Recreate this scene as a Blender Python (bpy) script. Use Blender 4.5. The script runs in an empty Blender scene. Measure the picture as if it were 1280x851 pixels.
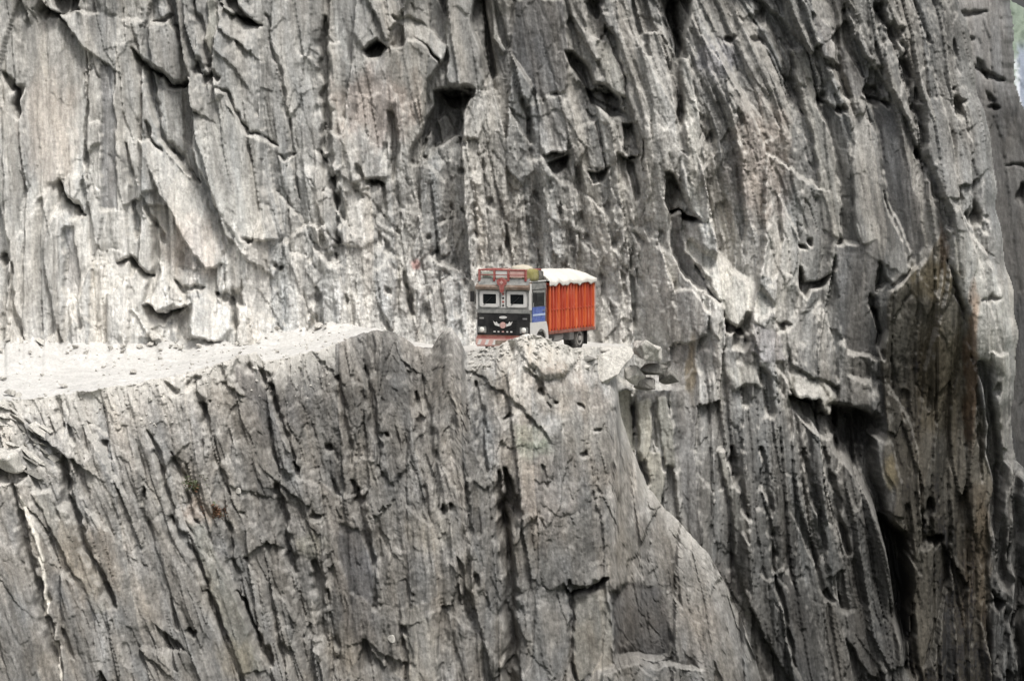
import bpy, bmesh, math, random
import numpy as np
from mathutils import Vector, Matrix

# ------------------------------------------------------------------ camera
scn = bpy.context.scene
col = scn.collection
F_PX = 4500.0            # focal length in photo pixels (1280 wide)
CAM_Z = 8.4
PITCH = math.radians(2.98)
cam_d = bpy.data.cameras.new("camera")
cam_d.sensor_width = 36.0
cam_d.lens = 36.0 * F_PX / 1280.0
cam_d.clip_start = 1.0
cam_d.clip_end = 20000.0
cam = bpy.data.objects.new("camera", cam_d)
cam.location = (0, 0, CAM_Z)
cam.rotation_euler = (math.pi / 2 - PITCH, 0, 0)
col.objects.link(cam)
scn.camera = cam

# ------------------------------------------------------------------ light
SUN_EL, SUN_AZ = math.radians(60), math.radians(24)   # azimuth measured from towards-camera, positive = right
world = bpy.data.worlds.new("World")
scn.world = world
world.use_nodes = True
wn = world.node_tree
bg = wn.nodes["Background"]
sky = wn.nodes.new("ShaderNodeTexSky")
sky.sky_type = 'NISHITA'
sky.sun_disc = False
sky.sun_elevation = SUN_EL
sdir = Vector((math.sin(SUN_AZ) * math.cos(SUN_EL), -math.cos(SUN_AZ) * math.cos(SUN_EL), math.sin(SUN_EL)))
sky.sun_rotation = math.atan2(sdir.x, sdir.y)
sky.air_density = 0.8
sky.dust_density = 6.0
sky.ozone_density = 0.3
hs = wn.nodes.new("ShaderNodeHueSaturation")       # thin cloud takes most of the blue out of the sky
hs.inputs["Saturation"].default_value = 0.35
wn.links.new(sky.outputs[0], hs.inputs["Color"])
wn.links.new(hs.outputs[0], bg.inputs[0])
bg.inputs[1].default_value = 0.115
sun_d = bpy.data.lights.new("sun", 'SUN')
sun_d.energy = 2.1
sun_d.angle = math.radians(16)
sun_d.color = (1.0, 0.97, 0.92)
sun = bpy.data.objects.new("sun", sun_d)
sun.rotation_euler = sdir.to_track_quat('Z', 'Y').to_euler()
sun.location = (-40, 60, 90)
col.objects.link(sun)
scn.view_settings.view_transform = 'Standard'
scn.view_settings.look = 'None'
scn.view_settings.exposure = 0.42
scn.view_settings.gamma = 1.0

# ------------------------------------------------------------------ helpers
cp, sp = math.cos(PITCH), math.sin(PITCH)


def at(px, py, Y):
    """point in metres that stands at distance Y and is seen at photo position (px, py)"""
    a = (px - 640.0) / F_PX
    b = -(py - 425.5) / F_PX
    dy = cp + b * sp
    dz = -sp + b * cp
    k = Y / dy
    return a * k, Y + 0 * a, CAM_Z + dz * k


def tag(o, label=None, cat=None, group=None, kind=None):
    if label: o["label"] = label
    if cat: o["category"] = cat
    if group: o["group"] = group
    if kind: o["kind"] = kind
    return o


def interp(pts, x):
    p = np.array(pts, float)
    return np.interp(x, p[:, 0], p[:, 1])


def rbf(pts, X, Y):
    """smooth surface through scattered control values, evaluated through a coarse grid"""
    p = np.array(pts, float)
    n = len(p)
    sc = 400.0
    q = p[:, :2] / sc

    def ker(r): return r * r * np.log(r + 1e-6)
    K = ker(np.sqrt(((q[:, None] - q[None]) ** 2).sum(-1)))
    K += np.eye(n) * 0.02
    P = np.c_[np.ones(n), q]
    A = np.zeros((n + 3, n + 3))
    A[:n, :n] = K; A[:n, n:] = P; A[n:, :n] = P.T
    w = np.linalg.solve(A, np.r_[p[:, 2], np.zeros(3)])
    gx = np.linspace(X.min() - 1, X.max() + 1, 150)
    gy = np.linspace(Y.min() - 1, Y.max() + 1, 110)
    GX, GY = np.meshgrid(gx, gy)
    g = np.stack([GX.ravel() / sc, GY.ravel() / sc], 1)
    R = ker(np.sqrt(((g[:, None] - q[None]) ** 2).sum(-1)))
    V = (R @ w[:n] + w[n] + g @ w[n + 1:]).reshape(GX.shape)
    fx = (X - gx[0]) / (gx[1] - gx[0]); fy = (Y - gy[0]) / (gy[1] - gy[0])
    ix = np.clip(fx.astype(int), 0, 148); iy = np.clip(fy.astype(int), 0, 108)
    tx = fx - ix; ty = fy - iy
    return (V[iy, ix] * (1 - tx) * (1 - ty) + V[iy, ix + 1] * tx * (1 - ty)
            + V[iy + 1, ix] * (1 - tx) * ty + V[iy + 1, ix + 1] * tx * ty)


_rng = np.random.RandomState(11)
TAB = _rng.rand(256, 256, 8).astype(np.float32)
ANG = (_rng.rand(256, 256) * 2 * np.pi).astype(np.float32)
GXT, GYT = np.cos(ANG), np.sin(ANG)


def perlin(x, y, seed=0):
    x = np.asarray(x, np.float32) + seed * 17.31; y = np.asarray(y, np.float32) + seed * 5.77
    x0 = np.floor(x).astype(np.int32); y0 = np.floor(y).astype(np.int32)
    fx = x - x0; fy = y - y0
    u = fx * fx * fx * (fx * (fx * 6 - 15) + 10); v = fy * fy * fy * (fy * (fy * 6 - 15) + 10)
    o = seed * 7

    def g(ix, iy, dx, dy):
        a = (ix + o) & 255; b = (iy + o * 3) & 255
        return GXT[a, b] * dx + GYT[a, b] * dy
    n00 = g(x0, y0, fx, fy); n10 = g(x0 + 1, y0, fx - 1, fy)
    n01 = g(x0, y0 + 1, fx, fy - 1); n11 = g(x0 + 1, y0 + 1, fx - 1, fy - 1)
    return ((n00 * (1 - u) + n10 * u) * (1 - v) + (n01 * (1 - u) + n11 * u) * v) * 1.5


def fbm(x, y, oct=4, seed=0, gain=.5):
    a = 1.0; s = 0; t = 0
    for i in range(oct):
        s = s + a * perlin(x * 2 ** i, y * 2 ** i, seed + i); t += a; a *= gain
    return s / t


def plates(u, v, wu, wv, seed, jit=.85):
    """broken plates: returns offset, tilt height, tint, F1, edge distance, id value"""
    x = (u / wu).astype(np.float32); y = (v / wv).astype(np.float32)
    # stagger columns so that the plates do not line up
    x0 = np.floor(x).astype(np.int32)
    sh = seed * 13
    b1 = np.full(x.shape, 9., np.float32); b2 = np.full(x.shape, 9., np.float32)
    bi = np.zeros(x.shape, np.int32); bj = np.zeros(x.shape, np.int32)
    bdx = np.zeros(x.shape, np.float32); bdy = np.zeros(x.shape, np.float32)
    for di in (-1, 0, 1):
        ii = x0 + di
        ci = (ii + sh) & 255
        yy = y + TAB[ci, sh & 255, 7] * 1.0
        y0 = np.floor(yy).astype(np.int32)
        for dj in (-1, 0, 1):
            jj = y0 + dj
            cj = (jj + sh * 3) & 255
            T = TAB[ci, cj]
            dx = x - (ii + .5 + (T[..., 0] - .5) * jit)
            dy = yy - (jj + .5 + (T[..., 1] - .5) * jit)
            d = dx * dx + dy * dy
            m = d < b1
            b2 = np.where(m, b1, np.minimum(b2, d))
            b1 = np.where(m, d, b1)
            bi = np.where(m, ci, bi); bj = np.where(m, cj, bj)
            bdx = np.where(m, dx, bdx); bdy = np.where(m, dy, bdy)
    T = TAB[bi, bj]
    f1 = np.sqrt(b1)
    return dict(off=T[..., 2] * 2 - 1, tx=(T[..., 3] * 2 - 1) * bdx, tilt=(T[..., 3] * 2 - 1) * bdx + (T[..., 4] * 2 - 1) * bdy,
                tint=T[..., 5] * 2 - 1, f1=f1, edge=np.sqrt(b2) - f1, id=T[..., 6])


def sstep(a, b, x):
    t = np.clip((x - a) / (b - a), 0, 1)
    return t * t * (3 - 2 * t)


class Field:
    """a grid over the face of the rock (photo px as a handy ruler: 30 to the metre) with relief and colour"""

    def __init__(s, PX, PY, seed):
        s.PX, s.PY = PX, PY
        s.wx = PX + 5 * fbm(PX / 34, PY / 46, 4, seed + 40, .6) * 1.5
        s.wy = PY + 7 * fbm(PX / 30, PY / 50, 4, seed + 50, .6) * 1.5
        s.sx = PX + 7 * perlin(PX / 40, PY / 60, seed + 41) * 1.5
        s.sy = PY + 7 * perlin(PX / 40, PY / 60, seed + 51) * 1.5
        s.h = np.zeros(PX.shape, np.float32)
        s.d = np.zeros(PX.shape, np.float32)
        s.dm = np.ones(PX.shape, np.float32)
        s.tint = np.ones(PX.shape + (3,), np.float32)

    def total(s):
        h = s.h + s.d * s.dm
        p = np.pad(h, 1, mode='edge')                    # take the grid's own teeth off the steps
        p = .12 * p[:, :-2] + .76 * p[:, 1:-1] + .12 * p[:, 2:]
        return .08 * p[:-2] + .84 * p[1:-1] + .08 * p[2:]

    def box(s, pts, m):
        p = np.array(pts, float)
        x0, y0 = p.min(0) - m; x1, y1 = p.max(0) + m
        a = (s.wx > x0) & (s.wx < x1) & (s.wy > y0) & (s.wy < y1)
        return np.nonzero(a)

    @staticmethod
    def seg(pts, X, Y):
        best = np.full(X.shape, 1e9); sd = np.zeros(X.shape); tt = np.zeros(X.shape)
        p = np.array(pts, float); L = np.r_[0, np.cumsum(np.hypot(*np.diff(p, axis=0).T))]
        for i in range(len(p) - 1):
            ax, ay = p[i]; bx, by = p[i + 1]; dx, dy = bx - ax, by - ay; l2 = dx * dx + dy * dy + 1e-9
            t = np.clip(((X - ax) * dx + (Y - ay) * dy) / l2, 0, 1)
            ex, ey = X - ax - t * dx, Y - ay - t * dy
            d = np.hypot(ex, ey)
            m = d < best
            best = np.where(m, d, best)
            sd = np.where(m, np.sign(dx * ey - dy * ex + 1e-12), sd)
            tt = np.where(m, (L[i] + t * math.sqrt(l2)) / L[-1], tt)
        return best, sd, tt

    def crack(s, pts, w=3, depth=.6, taper=True, jag=.5):
        I = s.box(pts, w * 5 + 5)
        if not len(I[0]): return
        X, Y = (s.sx[I], s.sy[I]) if depth > .95 else (s.wx[I], s.wy[I])
        d, sd, t = s.seg(pts, X, Y)
        ww = w * (1 + jag * 1.4 * perlin(X / 11, Y / 17, 3))
        if taper: ww = ww * (0.35 + .65 * np.clip(np.minimum(t, 1 - t) * 6, 0, 1))
        ww = np.maximum(ww, .5)
        s.h[I] -= depth * np.exp(-(d / ww) ** 4) + .12 * depth * np.exp(-d / (ww * 2.2))

    def lip(s, pts, out=.35, inn=.5, w1=30, w2=16):
        """points run left to right: rock above juts out, rock below is cut back"""
        I = s.box(pts, max(w1, w2) * 3 + 5)
        if not len(I[0]): return
        X, Y = s.wx[I], s.wy[I]
        d, sd, t = s.seg(pts, X, Y)
        e = np.clip(np.minimum(t, 1 - t) * 7, 0, 1)
        up = sd < 0
        s.h[I] += np.where(up, out * np.exp(-d / w1), -inn * np.exp(-d / w2)) * e

    def hole(s, x, y, rx, ry, depth=.8, rot=0.):
        r = max(rx, ry) * 1.7
        I = s.box([(x - r, y - r), (x + r, y + r)], 3)
        if not len(I[0]): return
        X, Y = (s.sx[I] - x, s.sy[I] - y) if depth > 1.15 else (s.wx[I] - x, s.wy[I] - y)
        c, q = math.cos(rot), math.sin(rot)
        a = (X * c + Y * q) / rx; b = (-X * q + Y * c) / ry
        # flat roof above, sloping floor below: a broken-out pocket
        k = float(TAB[int(x) & 255, int(y) & 255, 0]) - .5
        a2 = a + b * k * 1.3
        e = np.maximum(np.abs(a2) + .25 * np.abs(b), np.maximum(np.abs(b + .5 * k * a) * .95, np.abs(a2 * .6 - b * .75) + .1))
        rr = .35 * np.sqrt(a * a + b * b) + .65 * e
        rr = rr * (1 + .6 * perlin(s.wx[I] / 7, s.wy[I] / 13, 9))
        s.h[I] -= depth * (1 - sstep(.55, 1.2, rr)) * np.where(b > 0, np.clip(1 - .6 * b, .2, 1), 1)

    def poly(s, pts, soft, smooth=False):
        I = s.box(pts, soft * 3 + 2)
        X, Y = (s.sx[I], s.sy[I]) if smooth else (s.wx[I], s.wy[I])
        p = np.array(pts, float); n = len(p)
        inside = np.zeros(X.shape, bool)
        for i in range(n):
            ax, ay = p[i]; bx, by = p[(i + 1) % n]
            if ay == by: continue
            c = ((ay > Y) != (by > Y)) & (X < (bx - ax) * (Y - ay) / (by - ay) + ax)
            inside ^= c
        d, _, _ = s.seg(list(pts) + [pts[0]], X, Y)
        sd = np.where(inside, d, -d)
        return I, sstep(-soft, soft, sd)

    def cut(s, pts, depth, soft=1.8, recess_shade=.72):
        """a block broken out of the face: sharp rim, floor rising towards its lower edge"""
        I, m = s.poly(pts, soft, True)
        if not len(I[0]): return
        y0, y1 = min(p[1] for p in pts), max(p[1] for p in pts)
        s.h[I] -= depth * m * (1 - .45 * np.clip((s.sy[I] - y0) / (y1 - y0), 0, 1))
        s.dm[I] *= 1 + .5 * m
        s.tint[I] *= 1 + (recess_shade - 1) * m[:, None]       # shade of the recess put into its colour

    def facet(s, pts, off=0., gx=0., gy=0., soft=1.2, mix=.8, tint=None):
        """a clean broken face: gx > 0 looks right, to the sun, gy > 0 looks up (slope in m per m)"""
        I, m = s.poly(pts, soft)
        if not len(I[0]): return
        cx, cy = np.mean(np.array(pts, float), 0)
        hh = s.h[I]
        mean = (hh * m).sum() / (m.sum() + 1e-6)
        gx = -gx
        s.dm[I] *= 1 - .35 * m
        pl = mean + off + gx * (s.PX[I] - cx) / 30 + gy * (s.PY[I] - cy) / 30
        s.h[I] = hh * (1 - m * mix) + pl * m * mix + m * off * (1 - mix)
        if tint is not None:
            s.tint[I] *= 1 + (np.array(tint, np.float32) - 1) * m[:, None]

    def patch(s, x, y, rx, ry, rgb, k=1., seed=0, rot=0.):
        """mineral, dust or discolouring with its own ragged shape"""
        r = max(rx, ry) * 1.6
        I = s.box([(x - r, y - r), (x + r, y + r)], 5)
        if not len(I[0]): return
        X, Y = s.wx[I] - x, s.wy[I] - y
        c, q = math.cos(rot), math.sin(rot)
        a = (X * c + Y * q) / rx; b = (-X * q + Y * c) / ry
        rr = np.sqrt(a * a + b * b) + .55 * fbm(s.wx[I] / 16, s.wy[I] / 40, 3, 60 + seed)
        m = (1 - sstep(.45, 1.1, rr)) * k
        s.tint[I] *= 1 + (np.array(rgb, np.float32) - 1) * m[:, None]


def relief(F, S, rough, big, seed, rib=0.):
    PX, PY = F.PX, F.PY
    w1 = fbm(PX / 120, PY / 300, 2, seed)
    w2 = fbm(PX / 22, PY / 60, 3, seed + 4, .6)
    u = S + 9 * w1 + 2.6 * w2
    v = PY + 26 * fbm(PX / 70, PY / 150, 2, seed + 7) + 7 * fbm(PX / 9, PY / 16, 3, seed + 4, .6)
    L = plates(u, v, 84, 360, seed + 1)
    M = plates(u + v * .05, v + u * .6, 31, 190, seed + 2)
    M2 = plates(u - v * .07, v + u * 1.1, 17, 105, seed + 3)
    Sm = plates(u + v * .03, v + u * .9, 8.2, 46, seed + 5)
    XS = plates(u, v - u * .9, 4.2, 17, seed + 6)
    D = plates(u * .75 - v * .55, u * .6 + v * .75, 44, 120, seed + 11)
    D2 = plates(u * .8 + v * .35, v * .8 - u * .5, 19, 44, seed + 13)
    gate = sstep(-.3, .3, fbm(PX / 90, PY / 130, 3, seed + 21))
    g2 = sstep(-.2, .4, fbm(PX / 60, PY / 80, 3, seed + 23))
    g3 = sstep(-.1, .35, fbm(PX / 110, PY / 110, 3, seed + 25)) * (1 - .85 * rib)
    g2 = np.maximum(g2, rib * .9)
    R = plates(u, v + u * 2.2, 22, 330, seed + 19)
    R2 = plates(u + v * .02, v + u * 1.5, 9, 150, seed + 20)
    h = big * (.58 * L['off'] + 1.15 * L['tilt'])
    h += big * (.32 * M['off'] + .80 * M['tilt'])
    h += big * g3 * (.36 * D['off'] + .75 * D['tilt'])
    h += big * .15 * (M2['off'] + 1.4 * M2['tilt']) * (.25 + .75 * gate)
    r1 = 1 - np.abs(perlin(u / 27, v / 420, seed + 8)) * 2
    h += big * .13 * r1 * (1 - .8 * g3)
    h += rib * (.30 * R['off'] + 1.1 * R['tx'] + .07 * R2['off'] + .26 * R2['tx'])
    h -= rib * .28 * np.exp(-R['edge'] / .10) * (R['id'] > .55)
    # joints along some plates only
    n1 = sstep(.15, .5, fbm(PX / 70, PY / 160, 2, seed + 14)) * (M['id'] > .5)
    jb = np.clip(big * 1.6 - .5, 0, 1)
    h -= .42 * np.exp(-M['edge'] / .065) * n1 * jb
    h -= .28 * np.exp(-D['edge'] / .05) * g3 * (D['id'] > .5) * jb
    pk2 = (M2['id'] < .05 * np.clip(rough - .5, 0, 2)) * sstep(.03, .22, M2['edge'])
    h -= .40 * pk2 * gate
    F.h += h.astype(np.float32)
    # broken detail on top of the plates
    d = rough * (.085 * Sm['off'] + .17 * Sm['tilt']) * (.3 + .7 * g2)
    d += rough * (.016 * XS['off'] + .04 * XS['tilt']) * (.4 + .6 * gate)
    d += rough * (.075 * D2['off'] + .16 * D2['tilt']) * (1 - g2 * .8)
    r2 = 1 - np.abs(perlin(u / 8.5, v / 170, seed + 9)) * 2
    r3 = perlin(u / 3.2, v / 70, seed + 10)
    d += .035 * r2 * (.3 + .7 * rough) * (.2 + .8 * g2) + .012 * r3
    d += rough * .10 * fbm(PX / 11, PY / 13, 4, seed + 12, .65)
    d -= .14 * np.exp(-M2['edge'] / .12) * gate * (M2['id'] > .6)
    d -= rough * .06 * np.exp(-Sm['edge'] / .22) * g2 * (Sm['id'] > .5)
    pk = (Sm['id'] < .13 * np.clip(rough - .6, 0, 2)) * sstep(.03, .25, Sm['edge'])
    d -= .40 * pk * g2
    F.d += d.astype(np.float32)
    # mineral colour
    val = 1 + rib * (.13 * R['tint'] + .13 * R2['tint']) + .11 * L['tint'] + .13 * M['tint'] + .10 * M2['tint'] + .08 * Sm['tint'] + .06 * XS['tint'] * rough + .10 * D['tint'] * g3 + .08 * D2['tint']
    val = val * (1 + .40 * fbm(u / 5, v / 110, 4, seed + 15) + .26 * fbm(PX / 34, PY / 50, 4, seed + 16))
    # fine speckle of broken mineral grain
    val = val * (1 + .55 * (.4 + .6 * rough) * fbm(PX / 2.7, PY / 4.0, 3, seed + 17, .75))
    hue = .03 * M['tint'] + .09 * fbm(u / 22, v / 140, 3, seed + 18)
    F.tint *= np.clip(np.stack([val * (1 + hue * .5), val, val * (1 - hue * .6)], -1), .3, 2.2)
    F.u, F.v = u, v


def dust_and_toplight(F, h, step, tint, amount, rgb=(.52, .505, .47)):
    """pale road dust on ledges, also painting the brightness of up-facing rock"""
    hp = np.pad(h, ((2, 2), (1, 1)), mode='edge')
    hb = sum(hp[i:i + h.shape[0], j:j + h.shape[1]] for i in range(5) for j in range(3)) / 15.
    sl = np.gradient(hb, axis=0) / (step / 30.)
    nz = sl / np.sqrt(1 + sl * sl)
    m = sstep(.25, .8, nz + .35 * fbm(F.PX / 8, F.PY / 8, 3, 88)) * amount
    return tint * (1 - m[..., None]) + np.array(rgb, np.float32) * m[..., None]


def guide(rows, lines, PX, PY):
    """coordinate that stays constant along the bedding; lines list their px at each of rows"""
    L = np.array(lines, float)
    s0 = L[:, 0] * .5 + L[:, -1] * .5
    S = np.empty(PX.shape)
    for r in range(PX.shape[0]):
        # rows of the grid may bend, so interpolate per sample in blocks of equal py
        py = PY[r]
        k = np.clip(np.searchsorted(rows, py) - 1, 0, len(rows) - 2)
        t = np.clip((py - np.array(rows)[k]) / (np.array(rows)[k + 1] - np.array(rows)[k]), 0, 1)
        pos = L[:, k] * (1 - t) + L[:, k + 1] * t       # lines x samples
        x = PX[r]
        j = np.clip((pos < x).sum(0) - 1, 0, len(lines) - 2)
        ar = np.arange(len(x))
        a = pos[j, ar]; b = pos[j + 1, ar]
        S[r] = s0[j] + (x - a) / (b - a + 1e-6) * (s0[j + 1] - s0[j])
    for _ in range(2):                                   # no kinks where two guide strips meet
        n = 25
        P = np.pad(S, ((0, 0), (n, n)), mode='reflect', reflect_type='odd')
        c = np.cumsum(np.pad(P, ((0, 0), (1, 0))), 1)
        S = (c[:, 2 * n + 1:] - c[:, :-2 * n - 1]) / (2 * n + 1)
    return S


def grid_mesh(name, V, mat, tint=None, keep=None, smooth=True):
    R, C = V.shape[:2]
    idx = np.arange(R * C).reshape(R, C)
    q = np.stack([idx[:-1, :-1], idx[1:, :-1], idx[1:, 1:], idx[:-1, 1:]], -1).reshape(-1, 4)
    if keep is not None:
        k = keep[:-1, :-1] & keep[1:, :-1] & keep[1:, 1:] & keep[:-1, 1:]
        q = q[k.ravel()]
    used = np.zeros(R * C, bool); used[q.ravel()] = True
    re = np.cumsum(used) - 1
    q = re[q]
    co = V.reshape(-1, 3)[used].astype(np.float32)
    me = bpy.data.meshes.new(name)
    me.vertices.add(len(co)); me.vertices.foreach_set("co", co.ravel())
    n = len(q)
    me.loops.add(n * 4); me.loops.foreach_set("vertex_index", q.ravel().astype(np.int32))
    me.polygons.add(n)
    me.polygons.foreach_set("loop_start", np.arange(0, n * 4, 4, dtype=np.int32))
    me.polygons.foreach_set("loop_total", np.full(n, 4, np.int32))
    me.polygons.foreach_set("use_smooth", np.full(n, smooth, bool))
    if tint is not None:
        c = np.ones((len(co), 4), np.float32); c[:, :3] = tint.reshape(-1, 3)[used]
        at_ = me.color_attributes.new("tint", 'FLOAT_COLOR', 'POINT')
        at_.data.foreach_set("color", c.ravel())
    me.update()
    me.validate()
    me.materials.append(mat)
    o = bpy.data.objects.new(name, me)
    col.objects.link(o)
    return o


# ------------------------------------------------------------------ materials
class NT:
    def __init__(s, name):
        s.m = bpy.data.materials.new(name); s.m.use_nodes = True
        s.t = s.m.node_tree; s.b = s.t.nodes["Principled BSDF"]

    def n(s, typ, **kw):
        nd = s.t.nodes.new(typ)
        for k, v in kw.items(): setattr(nd, k, v)
        return nd

    def l(s, a, b): s.t.links.new(a, b)

    def noise(s, vec, scale, detail=4, rough=.6):
        nd = s.n("ShaderNodeTexNoise"); nd.inputs["Scale"].default_value = scale
        nd.inputs["Detail"].default_value = detail; nd.inputs["Roughness"].default_value = rough
        s.l(vec, nd.inputs["Vector"]); return nd.outputs[0]

    def mapr(s, v, a, b, c, d):
        nd = s.n("ShaderNodeMapRange"); s.l(v, nd.inputs[0])
        for i, x in enumerate((a, b, c, d)): nd.inputs[i + 1].default_value = x
        return nd.outputs[0]

    def mul(s, a, b):
        nd = s.n("ShaderNodeMix", data_type='RGBA', blend_type='MULTIPLY'); nd.inputs[0].default_value = 1
        for sock, v in ((nd.inputs[6], a), (nd.inputs[7], b)):
            if hasattr(v, "links"): s.l(v, sock)
            else: sock.default_value = v
        return nd.outputs[2]


def rock_mat(name, base=None, lean=.15, rough=.92, bump=.05, var=1.):
    t = NT(name)
    tc = t.n("ShaderNodeTexCoord")
    mp = t.n("ShaderNodeMapping"); mp.inputs["Rotation"].default_value = (0, lean, 0); mp.inputs["Scale"].default_value = (1, .6, .22)
    t.l(tc.outputs["Object"], mp.inputs[0])
    st = t.noise(mp.outputs[0], 9, 6, .68)
    sp_ = t.noise(tc.outputs["Object"], 26, 4, .7)
    big = t.noise(tc.outputs["Object"], 1.7, 5, .6)
    if base is None:
        a = t.n("ShaderNodeAttribute", attribute_name="tint"); c = a.outputs["Color"]
    else:
        c = base
    c = t.mul(c, t.mapr(st, .25, .75, 1 - .2 * var, 1 + .2 * var))
    c = t.mul(c, t.mapr(sp_, .25, .75, 1 - .16 * var, 1 + .16 * var))
    c = t.mul(c, t.mapr(big, .3, .7, .92, 1.08))
    t.l(c, t.b.inputs["Base Color"])
    t.b.inputs["Roughness"].default_value = rough
    t.b.inputs["Specular IOR Level"].default_value = .08
    b1 = t.n("ShaderNodeBump"); b1.inputs["Strength"].default_value = .55; b1.inputs["Distance"].default_value = bump
    t.l(st, b1.inputs["Height"])
    b2 = t.n("ShaderNodeBump"); b2.inputs["Strength"].default_value = .45; b2.inputs["Distance"].default_value = bump * .5
    t.l(sp_, b2.inputs["Height"]); t.l(b1.outputs[0], b2.inputs["Normal"])
    t.l(b2.outputs[0], t.b.inputs["Normal"])
    return t.m


M_ROCK = rock_mat("rock_face", bump=.07, var=1.6)
M_LOOSE = rock_mat("loose_rock", (.47, .455, .42, 1), .6, bump=.09, var=2.2)
M_LOOSE_D = rock_mat("loose_rock_grey", (.20, .195, .18, 1), .6, bump=.09, var=2.2)
M_DUST = rock_mat("dust", bump=.03)

# ------------------------------------------------------------------ the rock
STEP = 1.2
# front edge of the road bench: px, py, distance
CREST = [(-90, 520, 134.6), (0, 500, 136.2), (30, 499, 136.8), (60, 496, 137.4), (110, 488, 138), (160, 480, 139), (215, 470, 140),
         (250, 461, 140.6), (285, 450, 141.2), (300, 443, 141.6), (320, 441, 142), (330, 452, 142.1), (360, 446, 142.6), (400, 438, 143.5), (430, 426, 144.5),
         (455, 415, 145), (480, 412, 145.3), (500, 420, 145.6), (520, 432, 145.8), (540, 434, 146), (553, 414, 145.6), (564, 408, 145.4),
         (574, 420, 145.2), (582, 440, 145), (600, 436, 144.9), (625, 431, 144.5), (640, 424, 144.3), (655, 419, 144.2), (672, 418, 144.2),
         (685, 424, 144.5), (705, 431, 145), (722, 437, 145.8), (745, 434, 147), (762, 436, 148), (770, 462, 148), (776, 520, 147.5),
         (790, 562, 147), (810, 608, 146.4), (835, 640, 146), (860, 664, 145.6), (885, 690, 145), (905, 724, 144.5), (925, 770, 144),
         (940, 812, 143.5), (955, 860, 143.2), (968, 935, 143)]
CR = np.array(CREST, float)


def crest_py(px): return np.interp(px, CR[:, 0], CR[:, 1])
def crest_y(px): return np.interp(px, CR[:, 0], CR[:, 2])


# --- upper wall and the slabs on the right
gx = np.arange(-90, 1330, STEP); gy = np.arange(-90, 940, STEP)
PX, PY = np.meshgrid(gx, gy)
rowsA = [-90, 0, 150, 300, 450, 600, 940]
linesA = [(-140, -135, -130, -128, -125, -125, -120), (95, 100, 106, 110, 112, 115, 120), (235, 246, 272, 292, 300, 310, 330),
          (385, 396, 408, 424, 436, 440, 450), (540, 556, 585, 598, 606, 612, 620), (675, 698, 728, 752, 766, 772, 785),
          (760, 790, 838, 868, 874, 880, 890), (820, 862, 925, 962, 968, 985, 1040), (905, 960, 1030, 1056, 1040, 1055, 1140),
          (985, 1035, 1088, 1110, 1096, 1100, 1150), (1070, 1110, 1150, 1176, 1170, 1170, 1180), (1150, 1185, 1225, 1240, 1245, 1240, 1245),
          (1300, 1320, 1340, 1350, 1350, 1350, 1350)]
FA = Field(PX, PY, 1)
SA = guide(rowsA, linesA, PX, PY)
roughA = rbf([(0, 0, .55), (120, 150, .4), (60, 300, .5), (200, 60, .8), (230, 260, .5), (300, 350, .9), (0, 430, .7), (400, 150, .9), (350, 60, .7),
              (440, 300, 1.2), (520, 150, .8), (500, 350, 1.7), (600, 280, 1.8), (650, 60, .7), (700, 330, 1.8), (780, 150, 1.2), (800, 330, 1.5),
              (900, 60, 1.4), (940, 200, 1.6), (900, 320, 1.2), (1000, 400, 1.1), (1075, 220, .5), (1130, 220, .6), (1060, 380, .4), (1200, 60, 1.3),
              (1190, 250, .9), (1150, 450, .8), (1230, 400, .6), (900, 560, .9), (1000, 650, 1.0), (1050, 800, .9), (1160, 650, 1.0), (1200, 800, 1.1),
              (800, 560, .5), (880, 800, 1.)], PX, PY)
roughA = np.clip(roughA, .25, 1.9)
bigA = rbf([(0, 0, .8), (100, 200, .55), (250, 100, 1.0), (300, 400, .8), (450, 200, .9), (550, 350, .7), (650, 100, .9), (650, 400, .6), (780, 200, 1.1),
            (950, 150, .9), (1000, 400, 1.0), (1080, 250, .7), (1200, 150, .9), (1150, 500, .8), (1000, 700, .9), (1200, 750, .9), (900, 600, .9), (1230, 400, .7)], PX, PY)
ribA = np.clip(rbf([(0, 0, .15), (100, 200, .35), (250, 150, .05), (60, 400, .4), (300, 400, .2), (420, 150, .3), (500, 300, .3), (640, 60, .1), (640, 300, .45), (780, 100, .5), (760, 330, .4), (830, 100, .6), (900, 100, .6), (940, 220, .35), (930, 350, .1),
                    (1020, 120, .95), (1080, 220, 1), (1160, 150, .9), (1200, 60, .5), (1220, 350, .4), (1060, 380, .6), (960, 450, .3), (900, 580, .95), (1000, 620, 1), (900, 800, .9), (1050, 780, 1), (1160, 480, .8), (1160, 700, .9), (1220, 820, .9), (800, 560, .4)], PX, PY), 0, 1)
relief(FA, SA, roughA, bigA, 1, ribA)
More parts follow.
